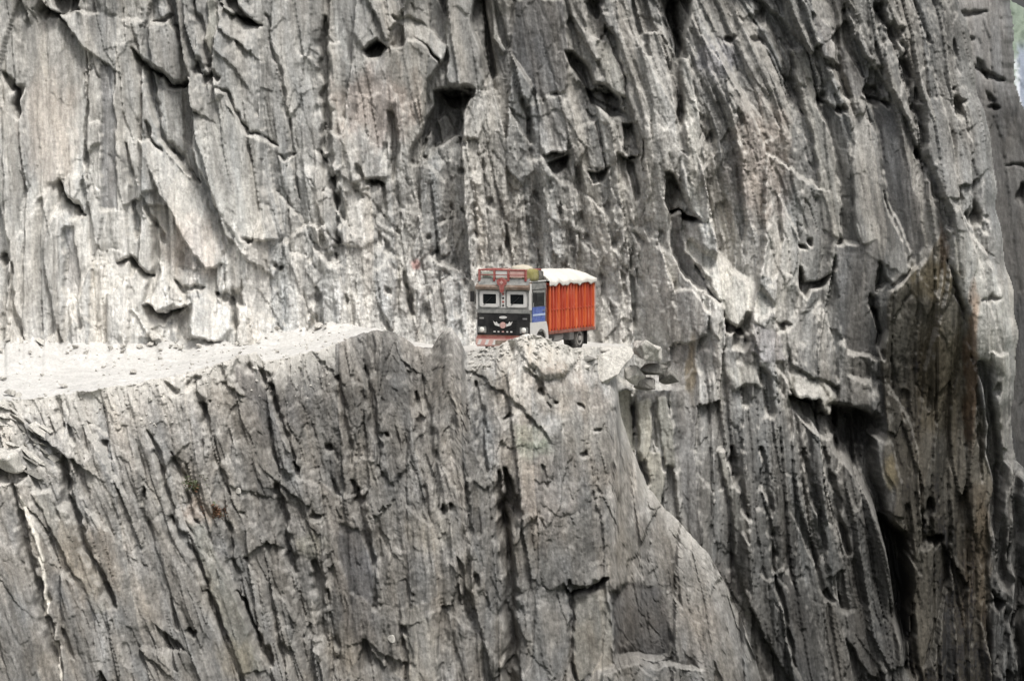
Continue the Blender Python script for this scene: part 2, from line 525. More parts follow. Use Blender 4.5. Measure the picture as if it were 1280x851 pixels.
YA = rbf([(-90, 440, 145.6), (-90, -90, 149), (0, 432, 147), (0, 200, 148.3), (0, 0, 149.6), (200, 432, 149), (200, 200, 150.2), (200, 0, 151.8), (420, 410, 152.2),
          (420, 200, 153.2), (420, 0, 154.6), (560, 420, 155.4), (640, 430, 157), (640, 250, 157.2), (640, 0, 157.8), (740, 430, 158), (740, 200, 157.5), (800, 420, 157.2), (800, 200, 156.2),
          (800, 0, 157.4), (870, 200, 154.6), (870, 400, 153.6), (960, 120, 155.4), (1000, 300, 154.6), (1000, 0, 156.8), (950, 450, 152.2), (1060, 250, 154.6), (1170, 250, 152.8),
          (1100, 60, 156), (1200, 0, 157.5), (1080, 400, 154.2), (1100, 500, 155), (1150, 480, 154.6), (1230, 420, 152.4), (1260, 200, 155), (900, 600, 150.2), (1000, 600, 150.6),
          (1000, 800, 148.8), (900, 850, 147.8), (1100, 750, 152), (1180, 650, 152), (1200, 850, 150), (1270, 700, 152.5), (1300, 450, 154), (900, 940, 147), (1200, 940, 149.5), (700, 940, 147), (700, 600, 152)], PX, PY)
# bench end: the slabs under the rocks beside the truck stand forward of the wall
ledge = sstep(480, 488, FA.wy) * sstep(735, 750, FA.wx) * (1 - sstep(835, 862, FA.wx))
YA = YA - ledge * np.clip(YA - 150.6, 0, 9)
A = FA
# ---- upper left
A.lip([(50, 2), (62, 12), (80, 17), (98, 10)], .5, 1.6, 20, 18)
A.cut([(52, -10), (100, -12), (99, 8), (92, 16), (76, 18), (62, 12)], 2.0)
A.facet([(72, 18), (90, 14), (150, 20), (152, 92), (140, 84), (126, 70), (104, 60), (88, 42)], .42, .0, .10, 1, .75)
A.facet([(28, 30), (70, 20), (104, 62), (106, 200), (100, 222), (72, 222), (40, 260), (28, 160)], -.18, .02, .06, 2, .8)
A.crack([(106, 62), (107, 120), (105, 200), (110, 225)], 2, .5)
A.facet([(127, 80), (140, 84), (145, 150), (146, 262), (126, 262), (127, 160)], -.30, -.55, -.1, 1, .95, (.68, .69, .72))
A.lip([(72, 222), (80, 245), (104, 266)], .45, .9, 16, 9)
A.crack([(72, 222), (80, 246), (105, 266)], 3.5, .6)
A.crack([(0, 92), (20, 115), (22, 146)], 5, .7)
A.crack([(14, 100), (24, 140)], 4, .6)
A.crack([(163, 60), (184, 84), (200, 94), (218, 104), (236, 103)], 4.5, .9)
A.lip([(163, 60), (184, 84), (218, 104), (236, 103)], .5, .5, 26, 14)
A.facet([(186, 30), (205, 24), (214, 30), (238, 98), (218, 100), (188, 78)], .25, .5, .0, 1, .7)
A.crack([(190, 29), (203, 24), (214, 24), (220, 40)], 2.5, .45)
A.hole(250, 84, 9, 10, .8); A.hole(262, 96, 12, 8, .7)
A.crack([(245, 0), (250, 35), (260, 68), (262, 90)], 5, .7)
A.facet([(262, 0), (274, 0), (276, 30), (264, 66), (258, 50)], .35, .2, 0, 1, .8, (1.12, 1.1, 1.02))
A.crack([(272, 109), (285, 118), (300, 146), (313, 165), (327, 167), (346, 182)], 2.6, .5)
A.lip([(272, 109), (300, 146), (313, 165), (327, 167), (346, 182)], -.12, -.25, 40, 30)
A.crack([(348, 194), (356, 198), (366, 192)], 2, .35)
A.crack([(184, 85), (192, 120), (197, 150), (206, 176), (225, 198), (246, 230)], 4.5, .8)
A.hole(222, 194, 14, 8, .8, .8)
A.crack([(184, 150), (185, 172), (202, 192)], 3, .5)
A.lip([(272, -4), (290, 18), (305, 22), (322, 33)], .5, .9, 22, 12)
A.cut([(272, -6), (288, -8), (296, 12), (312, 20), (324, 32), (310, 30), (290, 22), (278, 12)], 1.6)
A.facet([(172, 178), (186, 176), (248, 234), (282, 290), (292, 330), (256, 330), (226, 290), (190, 225)], .28, .35, .42, 1.5, .85, (1.08, 1.08, 1.08))
A.facet([(205, 110), (235, 106), (246, 228), (222, 196), (204, 170), (194, 120)], -.12, .3, -.1, 1.5, .6)
A.facet([(240, 150), (280, 120), (300, 150), (330, 240), (345, 300), (300, 300), (268, 250), (246, 210)], .2, .1, .2, 2, .65, (1.05, 1.05, 1.04))
A.crack([(157, 180), (163, 215), (170, 300)], 3, .5)
A.crack([(177, 249), (188, 272), (204, 300)], 3.5, .5)
A.crack([(405, 22), (404, 60), (406, 110), (405, 160), (414, 212), (420, 300)], 6, .8, True, .9)
A.facet([(408, 60), (424, 50), (430, 200), (420, 210), (412, 150)], .2, .2, .0, 1, .5)
A.facet([(420, 150), (440, 150), (483, 200), (486, 220), (462, 222), (440, 225), (432, 190)], .3, .2, .45, 1.5, .7)
A.crack([(330, 20), (345, 80), (360, 150), (372, 250)], 2.2, .3)
# ---- left foot of the wall
A.crack([(0, 318), (8, 332)], 4, .6)
A.crack([(14, 330), (16, 395), (30, 425)], 4, .5)
A.crack([(78, 290), (84, 350), (98, 412)], 4.5, .45)
A.facet([(80, 285), (92, 285), (98, 350), (96, 372), (82, 360)], -.2, -.3, 0, 1, .8, (.9, .9, .92))
A.lip([(144, 326), (160, 322), (180, 340), (190, 346)], .3, .55, 24, 9)
A.crack([(145, 328), (160, 324), (174, 336), (190, 346)], 4, .55)
A.lip([(178, 380), (196, 388), (222, 390), (238, 378)], .6, .9, 34, 12)
A.crack([(180, 382), (200, 391), (224, 390)], 5, .6)
A.crack([(190, 280), (194, 340), (180, 378)], 5, .4)
A.crack([(218, 352), (226, 366), (240, 360), (256, 356)], 3, .45)
A.facet([(240, 372), (262, 368), (288, 385), (293, 414), (270, 425), (240, 420)], .35, .15, .5, 3, .8)
A.hole(300, 374, 9, 15, .8); A.crack([(272, 368), (292, 376), (300, 415)], 4.5, .7)
A.hole(404, 300, 6, 10, .6); A.hole(416, 322, 7, 11, .8, -.3)
A.hole(344, 332, 5, 4, .5)
A.crack([(394, 360), (398, 400), (402, 412)], 5, .5)
A.facet([(395, 190), (412, 205), (418, 240), (420, 300), (404, 285), (396, 250)], .25, .3, .15, 1, .7, (1.06, 1.06, 1.06))
A.crack([(402, 190), (414, 228), (420, 262)], 4, .6)
# ---- upper centre
A.lip([(452, 62), (468, 50), (484, 62)], .5, 1.0, 22, 9)
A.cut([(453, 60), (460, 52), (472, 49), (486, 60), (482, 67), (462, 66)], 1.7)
A.facet([(490, 22), (513, 20), (535, 32), (562, 60), (552, 78), (524, 50)], .25, .15, .75, 1, .9, (1.1, 1.1, 1.1))
A.facet([(487, 62), (520, 50), (550, 78), (530, 110), (520, 125), (500, 130), (486, 100)], .1, -.25, -.35, 1.5, .8)
A.facet([(562, 10), (588, 20), (590, 60), (604, 108), (560, 108), (560, 60)], .15, .2, .05, 1.5, .7)
A.cut([(590, -6), (604, -6), (612, 20), (614, 60), (620, 92), (610, 104), (600, 92), (594, 50)], 1.5)
A.facet([(613, -5), (620, -5), (622, 48), (634, 66), (628, 70), (616, 52)], .45, .1, .2, .8, .9, (1.1, 1.1, 1.08))
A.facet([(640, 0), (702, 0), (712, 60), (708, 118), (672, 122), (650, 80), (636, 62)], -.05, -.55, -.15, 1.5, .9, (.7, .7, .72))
A.lip([(545, 112), (565, 110), (590, 116)], .5, 1.2, 26, 16)
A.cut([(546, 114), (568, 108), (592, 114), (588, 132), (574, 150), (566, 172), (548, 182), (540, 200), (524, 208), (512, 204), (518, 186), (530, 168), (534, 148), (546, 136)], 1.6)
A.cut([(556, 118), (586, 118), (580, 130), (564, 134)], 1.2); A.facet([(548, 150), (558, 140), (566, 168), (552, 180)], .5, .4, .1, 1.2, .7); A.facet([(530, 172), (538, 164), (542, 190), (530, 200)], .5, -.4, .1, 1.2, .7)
A.facet([(586, 122), (602, 116), (608, 140), (600, 175), (585, 172), (576, 160)], .4, .2, .25, 1, .8, (1.08, 1.08, 1.08))
A.crack([(573, 172), (580, 183)], 5, .5)
A.crack([(486, 140), (492, 170), (490, 222)], 6, .7)
A.crack([(444, 205), (456, 222), (474, 230)], 4, .5); A.hole(465, 230, 12, 5, .6)
A.crack([(441, 225), (448, 248), (455, 250)], 4, .5)
A.crack([(655, 125), (662, 150), (662, 200)], 5, .6)
A.facet([(665, 130), (705, 120), (710, 190), (700, 208), (680, 200), (664, 200)], .15, -.35, -.1, 1.5, .7, (.92, .92, .93))
A.lip([(678, 196), (692, 192), (712, 186)], .5, 1.0, 16, 10)
A.cut([(682, 202), (694, 196), (711, 192), (706, 210), (694, 219), (686, 214)], 1.7)
A.facet([(712, 8), (722, 14), (738, 50), (732, 56), (720, 36)], .1, .2, .5, .8, .7, (1.1, 1.1, 1.1))
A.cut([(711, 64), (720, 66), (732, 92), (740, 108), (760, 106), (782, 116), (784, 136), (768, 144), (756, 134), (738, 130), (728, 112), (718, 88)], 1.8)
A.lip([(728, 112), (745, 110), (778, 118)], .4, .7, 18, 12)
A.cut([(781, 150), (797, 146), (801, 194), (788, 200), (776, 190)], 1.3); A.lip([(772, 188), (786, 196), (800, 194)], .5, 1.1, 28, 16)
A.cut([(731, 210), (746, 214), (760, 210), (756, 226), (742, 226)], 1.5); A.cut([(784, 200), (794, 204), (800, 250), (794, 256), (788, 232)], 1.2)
A.facet([(744, 60), (756, 40), (776, 80), (786, 125), (770, 118), (756, 100)], .35, .2, .15, 1, .8, (1.08, 1.08, 1.06))
A.facet([(733, 154), (744, 152), (756, 190), (756, 214), (736, 208)], .3, .2, .1, 1, .7)
A.crack([(752, -5), (740, 22), (752, 50)], 8, .8); A.crack([(742, 0), (746, 20)], 8, .8)
A.facet([(756, 0), (786, 0), (800, 60), (812, 150), (800, 200), (788, 130), (776, 70)], .3, .15, .05, 1.5, .7)
A.facet([(800, 40), (825, 40), (842, 110), (850, 190), (836, 230), (815, 150)], .45, .25, .05, 1.5, .7)
A.crack([(790, 0), (800, 35), (810, 70)], 4, .6)
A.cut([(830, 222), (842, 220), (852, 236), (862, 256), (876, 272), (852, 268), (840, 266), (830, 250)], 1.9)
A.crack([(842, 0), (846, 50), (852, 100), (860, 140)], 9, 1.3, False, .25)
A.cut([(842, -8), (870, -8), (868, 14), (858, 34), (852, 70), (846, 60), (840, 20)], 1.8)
A.lip([(836, 262), (852, 268), (874, 272)], .9, 1.5, 40, 14)
A.facet([(852, 70), (862, 72), (872, 140), (876, 270), (862, 262), (856, 170)], .55, .35, .05, 1, .85, (1.06, 1.06, 1.04))
for (x, y, a, b) in [(576, 216, 5, 3), (606, 204, 4, 4), (613, 258, 6, 6), (582, 263, 5, 4), (634, 300, 5, 6), (655, 262, 4, 4), (672, 250, 5, 6), (594, 276, 4, 13),
                     (566, 259, 3, 3), (548, 278, 5, 4), (482, 262, 6, 9), (478, 240, 4, 5), (536, 296, 4, 3), (484, 316, 6, 8), (494, 288, 3, 4), (476, 300, 3, 9),
                     (545, 314, 8, 3), (598, 322, 4, 8), (594, 296, 6, 4), (430, 378, 5, 4), (532, 396, 5, 10), (512, 386, 4, 9), (554, 344, 10, 6), (508, 358, 4, 5),
                     (488, 364, 5, 4), (582, 352, 4, 5), (626, 318, 4, 7), (700, 262, 4, 8), (724, 280, 6, 9), (760, 262, 5, 7), (770, 300, 6, 9), (800, 300, 7, 6), (812, 284, 9, 10),
                     (788, 330, 5, 8), (776, 346, 4, 7), (828, 300, 6, 8), (802, 356, 6, 10), (755, 360, 4, 12), (765, 384, 4, 9), (792, 400, 5, 8), (786, 424, 6, 5), (735, 300, 4, 5)]:
    A.hole(x, y, a * .8, b * 1.5, .42, -.12)
A.facet([(548, 302), (560, 298), (562, 318), (550, 320)], .35, .0, .1, .8, .9)
A.crack([(506, 340), (512, 380), (518, 394)], 4, .6)
A.facet([(440, 240), (470, 235), (474, 300), (450, 310), (425, 300)], .15, .1, .3, 2, .6)
# ---- ledges right of the truck
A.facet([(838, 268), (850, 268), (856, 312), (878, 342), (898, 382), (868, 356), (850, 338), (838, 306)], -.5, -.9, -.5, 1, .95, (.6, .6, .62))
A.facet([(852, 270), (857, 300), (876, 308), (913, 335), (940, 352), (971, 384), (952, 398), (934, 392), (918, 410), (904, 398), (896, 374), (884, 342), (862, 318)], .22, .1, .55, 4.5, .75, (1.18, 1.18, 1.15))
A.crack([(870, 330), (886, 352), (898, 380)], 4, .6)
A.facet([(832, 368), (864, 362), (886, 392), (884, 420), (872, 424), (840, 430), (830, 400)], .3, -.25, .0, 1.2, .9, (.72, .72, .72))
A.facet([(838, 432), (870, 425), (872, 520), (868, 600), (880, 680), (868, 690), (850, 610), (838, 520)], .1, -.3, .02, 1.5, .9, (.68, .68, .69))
A.facet([(888, 372), (900, 380), (900, 425), (888, 410)], .25, .25, .2, 1, .8)
A.cut([(914, 418), (926, 414), (936, 426), (930, 436), (916, 432)], 1.1); A.cut([(968, 402), (978, 396), (990, 402), (984, 410), (970, 410)], 1.0)
A.cut([(1000, 338), (1006, 346), (1010, 356), (1022, 352), (1038, 346), (1032, 356), (1016, 362), (1008, 374), (1000, 362)], 1.5)
A.hole(1002, 308, 8, 4, .6); A.hole(1016, 302, 4, 6, .6)
A.facet([(905, 458), (925, 448), (945, 455), (955, 485), (940, 478), (918, 484)], .25, .1, .6, 4, .7, (1.15, 1.15, 1.12))
A.crack([(950, 456), (960, 490), (966, 520)], 5, .6)
A.facet([(985, 470), (1010, 462), (1040, 486), (1046, 505), (1034, 518), (1024, 500), (990, 494)], .5, .1, .6, 3, .75, (1.15, 1.15, 1.1))
A.lip([(984, 492), (1022, 498), (1034, 520), (1048, 512)], .5, 1.2, 14, 26)
A.cut([(990, 500), (1024, 502), (1030, 520), (1048, 518), (1050, 540), (1034, 546), (1012, 528), (992, 516)], 1.2)
A.facet([(980, 400), (1030, 380), (1044, 440), (1046, 480), (1020, 470), (990, 460)], .25, .3, .45, 2, .6)
A.facet([(936, 400), (975, 420), (982, 450), (960, 452), (938, 440)], .05, .1, .1, 2, .5, (.95, .94, .98))
# ---- right slabs
A.facet([(990, 60), (1006, 62), (1022, 110), (1048, 215), (1054, 300), (1040, 296), (1022, 200), (1004, 130)], .4, .35, .1, 1.2, .75, (1.06, 1.05, 1.02))
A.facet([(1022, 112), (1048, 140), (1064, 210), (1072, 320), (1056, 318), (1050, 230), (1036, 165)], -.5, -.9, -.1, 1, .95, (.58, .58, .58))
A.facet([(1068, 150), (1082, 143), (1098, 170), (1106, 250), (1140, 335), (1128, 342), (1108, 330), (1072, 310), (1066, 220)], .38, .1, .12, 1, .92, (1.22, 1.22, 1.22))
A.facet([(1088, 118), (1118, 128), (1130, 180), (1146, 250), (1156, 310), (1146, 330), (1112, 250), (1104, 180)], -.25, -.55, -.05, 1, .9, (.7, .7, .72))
A.facet([(1013, 16), (1030, 25), (1044, 60), (1044, 86), (1030, 76), (1018, 50)], .2, -.1, .1, 1, .85, (.95, .95, .97))
A.facet([(1048, 55), (1062, 62), (1084, 100), (1085, 125), (1068, 122), (1054, 90)], .15, -.2, .05, 1, .85, (.93, .93, .95))
A.crack([(1030, 74), (1044, 86), (1056, 115), (1066, 122)], 5, .7); A.hole(1054, 138, 7, 6, .8)
A.crack([(1056, 2), (1068, 30), (1070, 48)], 3, .5)
A.hole(1094, 120, 10, 12, .9); A.hole(1110, 128, 9, 4, .7, .6)
A.hole(1130, 92, 8, 20, 1.0, -.25); A.hole(1118, 44, 12, 14, .8); A.hole(1100, 20, 8, 14, .7)
A.hole(992, 112, 8, 16, .7, -.4); A.hole(924, 160, 5, 20, .6); A.hole(945, 50, 8, 5, .6)
A.hole(950, 26, 8, 12, .6); A.hole(912, 50, 6, 4, .6); A.hole(893, 170, 6, 9, .6)
A.crack([(1146, 110), (1156, 190), (1172, 250)], 5, .6)
A.crack([(1096, 10), (1125, 70), (1150, 150)], 4, .5)
A.hole(1198, 136, 7, 15, 1.0, -.2); A.hole(1150, 195, 5, 9, .7); A.hole(1225, 272, 10, 11, 1.1, -.3)
A.facet([(1150, 130), (1170, 120), (1190, 200), (1196, 250), (1176, 250), (1160, 190)], .3, .15, .12, 1.5, .6)
A.hole(1030, 118, 5, 12, .7)
A.facet([(1044, 312), (1096, 300), (1100, 440), (1094, 448), (1060, 440), (1048, 400)], -.1, -.15, -.06, 1.2, .93, (.78, .78, .8))
A.crack([(1088, 365), (1096, 400), (1102, 446)], 4, .7); A.hole(1097, 396, 4, 8, .7)
A.facet([(1100, 300), (1116, 305), (1140, 334), (1114, 358), (1104, 340)], .2, .2, .25, 1, .8)
# arch recess and the pillar
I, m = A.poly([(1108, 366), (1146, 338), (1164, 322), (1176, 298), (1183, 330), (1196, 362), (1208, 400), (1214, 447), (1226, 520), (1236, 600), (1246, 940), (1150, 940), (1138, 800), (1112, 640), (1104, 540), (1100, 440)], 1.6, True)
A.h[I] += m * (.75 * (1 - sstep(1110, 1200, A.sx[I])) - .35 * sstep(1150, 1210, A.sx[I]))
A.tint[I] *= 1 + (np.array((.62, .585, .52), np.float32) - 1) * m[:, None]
A.crack([(1183, 326), (1197, 362), (1209, 402), (1215, 447)], 3, .6)
A.facet([(1184, 285), (1210, 290), (1236, 320), (1262, 400), (1262, 470), (1236, 452), (1212, 440), (1204, 380), (1192, 340)], .35, .15, .12, 2, .55, (1.12, 1.12, 1.1))
A.facet([(1236, 440), (1260, 440), (1262, 480), (1258, 560), (1250, 555), (1240, 500)], .5, .15, .05, 1.2, .75, (1.15, 1.15, 1.13))
A.hole(1246, 486, 4, 9, .6); A.hole(1238, 374, 9, 5, .4)
A.crack([(1228, 452), (1236, 500), (1242, 560), (1246, 628), (1260, 724)], 7, 1.3, False, .15)
A.hole(1253, 752, 7, 14, 1.3, -.4)
A.crack([(1268, 560), (1274, 680), (1276, 760), (1280, 900)], 8, 1.6, False, .15)
A.crack([(1216, 450), (1222, 520), (1228, 600)], 3, .4)
# gully between the slabs and the buttress
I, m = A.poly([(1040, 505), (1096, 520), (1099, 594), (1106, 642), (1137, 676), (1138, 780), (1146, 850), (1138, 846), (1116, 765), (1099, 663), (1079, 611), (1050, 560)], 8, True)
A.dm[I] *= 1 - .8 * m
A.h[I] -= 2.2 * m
A.tint[I] *= 1 - .45 * m[:, None]  # gully shade painted into the rock colour, on top of the depth
I, m = A.poly([(1104, 648), (1134, 668), (1136, 800), (1120, 765)], 7, True)
A.h[I] -= 1.2 * m
A.hole(1172, 676, 10, 9, 1.2); A.hole(1160, 640, 8, 16, .8)
A.facet([(1140, 690), (1165, 676), (1166, 780), (1150, 850), (1142, 800)], .55, .2, .0, 1.5, .6, (1.5, 1.5, 1.5))
A.facet([(1090, 540), (1112, 555), (1126, 600), (1122, 640), (1104, 640)], .5, .15, .1, 1.5, .6, (1.0, 1.0, 1.0))
A.facet([(1060, 470), (1086, 475), (1100, 500), (1090, 520), (1062, 510)], .6, .1, .5, 1.5, .7)
# lower slabs
A.facet([(966, 720), (985, 716), (1010, 760), (1018, 850), (1000, 850), (982, 800)], -.15, -.4, .05, 1.2, .85, (.84, .84, .85))
A.crack([(970, 722), (978, 770), (995, 830)], 3, .5)
A.facet([(1046, 765), (1072, 760), (1096, 812), (1100, 850), (1074, 830)], .3, .2, .1, 1.5, .7)
A.facet([(1022, 648), (1042, 660), (1056, 712), (1040, 720), (1026, 690)], .3, .15, .1, 1.2, .8)
A.crack([(914, 560), (922, 600), (934, 645)], 5, .7); A.crack([(1030, 560), (1050, 650), (1062, 690)], 4, .6)
A.crack([(952, 560), (960, 640), (968, 720)], 4, .5); A.crack([(1002, 560), (1024, 640), (1030, 700)], 4, .6)
A.hole(1036, 745, 7, 10, .7)
A.facet([(896, 560), (905, 560), (930, 640), (935, 675), (920, 660)], .25, .2, .1, 1.2, .7, (1.08, 1.08, 1.05))
# pale columns under the rocks
A.facet([(766, 492), (788, 488), (792, 540), (794, 600), (782, 590), (772, 560)], .35, .12, .05, 1, .9, (1.22, 1.2, 1.1))
A.facet([(798, 500), (812, 492), (816, 530), (810, 575), (798, 580), (796, 540)], .3, .1, .05, 1, .9, (1.15, 1.13, 1.05))
A.facet([(810, 568), (824, 564), (830, 590), (824, 640), (812, 630)], .45, .1, .1, 1, .9, (1.2, 1.18, 1.1))
A.facet([(820, 494), (830, 490), (842, 560), (840, 584), (830, 580)], .25, .15, .05, 1, .85, (1.05, 1.05, 1.0))
A.crack([(793, 500), (795, 560), (806, 600)], 3, .6); A.crack([(816, 500), (820, 560)], 2.5, .4); A.crack([(806, 575), (808, 605)], 4, .6)
# ---- colour of the rock itself: dust, lichen, iron and water marks
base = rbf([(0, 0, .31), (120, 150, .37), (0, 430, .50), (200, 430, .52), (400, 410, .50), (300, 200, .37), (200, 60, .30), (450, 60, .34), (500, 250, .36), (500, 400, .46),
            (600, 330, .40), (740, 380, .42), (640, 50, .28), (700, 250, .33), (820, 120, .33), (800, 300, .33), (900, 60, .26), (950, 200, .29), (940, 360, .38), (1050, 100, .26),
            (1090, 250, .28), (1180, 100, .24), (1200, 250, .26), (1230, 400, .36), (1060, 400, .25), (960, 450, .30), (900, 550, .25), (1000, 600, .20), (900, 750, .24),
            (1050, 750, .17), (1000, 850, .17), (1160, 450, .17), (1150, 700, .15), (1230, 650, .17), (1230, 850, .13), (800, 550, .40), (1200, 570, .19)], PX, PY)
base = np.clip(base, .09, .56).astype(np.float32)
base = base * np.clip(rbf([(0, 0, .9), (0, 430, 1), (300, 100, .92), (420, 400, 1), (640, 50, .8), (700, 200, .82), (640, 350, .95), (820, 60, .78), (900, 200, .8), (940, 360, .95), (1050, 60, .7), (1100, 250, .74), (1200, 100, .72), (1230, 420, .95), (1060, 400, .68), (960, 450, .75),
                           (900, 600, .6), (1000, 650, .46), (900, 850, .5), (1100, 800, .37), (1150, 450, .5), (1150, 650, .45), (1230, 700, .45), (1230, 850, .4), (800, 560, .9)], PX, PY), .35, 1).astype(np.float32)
for i, (x, y, rx, ry, c, k, r) in enumerate([
        (470, 130, 60, 60, (1.1, .98, .93), .8, 0), (500, 40, 60, 50, (1.02, 1, .98), .6, 0), (950, 200, 50, 90, (1.08, .98, .94), .7, 0), (900, 70, 30, 30, (.85, .85, .95), .6, 0),
        (864, 460, 7, 50, (.85, .74, .56), .8, 0), (1212, 460, 10, 130, (.85, .62, .48), .8, 0), (1165, 350, 40, 26, (.75, .66, .45), .6, 0),
        (1175, 480, 40, 90, (.92, .85, .7), .7, 0), (1225, 700, 22, 120, (1.1, .95, .8), .7, 0), (1170, 780, 8, 70, (1.9, 1.9, 1.9), .8, 0), (1178, 310, 8, 34, (.8, .62, .52), .7, 0),
        (240, 310, 40, 50, (1.06, .98, .94), .7, 0), (520, 330, 6, 8, (1.1, .7, .68), .8, 0), (650, 60, 50, 70, (.9, .9, .92), .5, 0), (1110, 590, 14, 20, (1.5, 1.35, 1.0), .8, 0),
        (60, 160, 40, 90, (1.06, .99, .95), .6, 0), (900, 760, 40, 60, (1.08, .98, .92), .6, 0)]):
    A.patch(x, y, rx, ry, c, k, i, r)
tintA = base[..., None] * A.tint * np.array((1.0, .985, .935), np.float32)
hA = A.total()
amt = np.clip(rbf([(0, 0, .45), (0, 430, .8), (400, 400, .8), (400, 100, .4), (560, 250, .3), (640, 300, .32), (740, 420, .55), (800, 100, .45), (950, 370, .8), (1100, 150, .35), (1240, 420, .5), (1000, 480, .7), (900, 700, .35), (1100, 700, .1), (1200, 850, .1), (1160, 450, .05), (800, 560, .5)], PX, PY), 0, .85)
mA = fbm(A.u / 15, A.v / 48, 4, 98, .65); mB_ = fbm(PX / 7, PY / 9, 3, 99, .7)
tintA = tintA * (1 + (.38 * mA + .22 * mB_) * (.5 + .5 * np.clip(roughA, 0, 1.4)))[..., None]
tintA = dust_and_toplight(A, hA, STEP, tintA, amt)
tintA = np.clip(tintA, .025, .72)
edge = interp([(-90, 1168), (0, 1192), (60, 1206), (130, 1222), (250, 1241), (330, 1253), (380, 1263), (420, 1267), (470, 1264), (520, 1259), (560, 1258), (575, 1262), (600, 1290), (640, 1330), (940, 1330)], PY.ravel()).reshape(PY.shape)
edge = edge + 9 * fbm(PY / 60, PX * 0 + 3.3, 2, 77, .6)
hA = hA * (1 - .85 * sstep(-14, 4, PX - edge))
over = np.clip(PX - (edge - 11), 0, 60) / 30.
YA = YA + 2.2 * over + 3.0 * over ** 2
X, Yv, Z = at(PX, PY, YA)
V = np.stack([X, Yv - hA, Z], -1)
keepA = (PX < edge + 7) & ((PY < crest_py(PX) + 34) | (PX > 950))
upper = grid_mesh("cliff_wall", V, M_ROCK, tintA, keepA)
tag(upper, kind="structure")
SAVE_A = (YA, hA)


def wall_y(px, py):
    """distance of the upper wall's surface at a ruler position"""
    i = int(round((py - gy[0]) / STEP)); j = int(round((px - gx[0]) / STEP))
    return float(SAVE_A[0][i, j] - SAVE_A[1][i, j])


# --- lower cliff below the road
hx = np.arange(-90, 968, STEP)
NB = 440
top = crest_py(hx) + 2.2 * fbm(hx / 14, hx * 0 + 1.7, 4, 31, .6) * 2
tt = np.linspace(0, 1, NB)
PXB = np.repeat(hx[None], NB, 0)
PYB = top[None] + (940 - top[None]) * tt[:, None]
FB = Field(PXB, PYB, 5)
rowsB = [400, 500, 600, 700, 800, 940]
linesB = [(-190, -160, -128, -96, -62, -20), (-60, -35, -2, 30, 62, 100), (60, 80, 106, 140, 172, 215), (150, 172, 200, 240, 278, 325), (262, 284, 306, 330, 352, 385),
          (380, 392, 410, 430, 448, 470), (480, 490, 506, 520, 534, 550), (572, 584, 598, 606, 612, 622), (632, 634, 636, 640, 644, 650), (700, 704, 712, 718, 722, 728), (775, 785, 800, 820, 840, 860),
          (860, 880, 900, 920, 940, 960), (1060, 1070, 1080, 1090, 1100, 1110)]
SB = guide(rowsB, linesB, PXB, PYB)
roughB = np.clip(rbf([(0, 520, 1.2), (0, 800, .7), (150, 600, 1.1), (300, 500, 1.5), (250, 750, .9), (450, 480, 1.6), (420, 700, 1.2), (560, 500, 1.5), (560, 700, 1.1), (640, 470, 1.3), (720, 520, 1.4),
                      (680, 700, 1.1), (800, 700, 1.1), (900, 800, 1.0), (790, 780, .7)], PXB, PYB), .4, 1.7)
BIGB = .72
bigB = np.clip(rbf([(0, 520, .9), (0, 800, .8), (150, 600, .7), (300, 500, 1.0), (250, 750, .8), (450, 480, .9), (420, 700, .9), (560, 500, .8), (560, 700, .7), (650, 460, .22), (720, 520, .22),
                    (680, 700, .6), (800, 700, .6), (900, 800, .8), (790, 780, .6)], PXB, PYB), .3, 1.2)
ribB = np.clip(rbf([(0, 550, .2), (0, 800, .5), (150, 600, .5), (250, 750, .6), (300, 500, .25), (450, 480, .3), (430, 750, .6), (560, 600, .4), (640, 750, .5), (700, 500, 0), (750, 700, .2), (880, 780, .5)], PXB, PYB), 0, 1) * .4
relief(FB, SB, roughB, bigB * BIGB, 3, ribB)
B = FB
YB0 = rbf([(-90, 940, 129.5), (-90, 520, 134.2), (0, 500, 135.6), (0, 700, 133.2), (0, 850, 131.6), (150, 490, 138.2), (150, 850, 133), (300, 460, 141), (300, 650, 138), (300, 850, 135.4), (450, 420, 144.4),
           (450, 600, 141), (450, 850, 137.6), (560, 430, 144.6), (560, 600, 141), (560, 850, 138), (650, 425, 144), (650, 520, 142.2), (650, 650, 140.4), (650, 850, 138.4), (750, 440, 146.6), (750, 560, 143.8), (750, 700, 141.6),
           (750, 850, 139.6), (850, 700, 143.8), (850, 850, 141.2), (930, 850, 142.6), (960, 940, 142.6), (600, 940, 137)], PXB, PYB)
w = np.exp(-(PYB - top[None]) / 26.)
YB = YB0 * (1 - w) + crest_y(PXB) * w
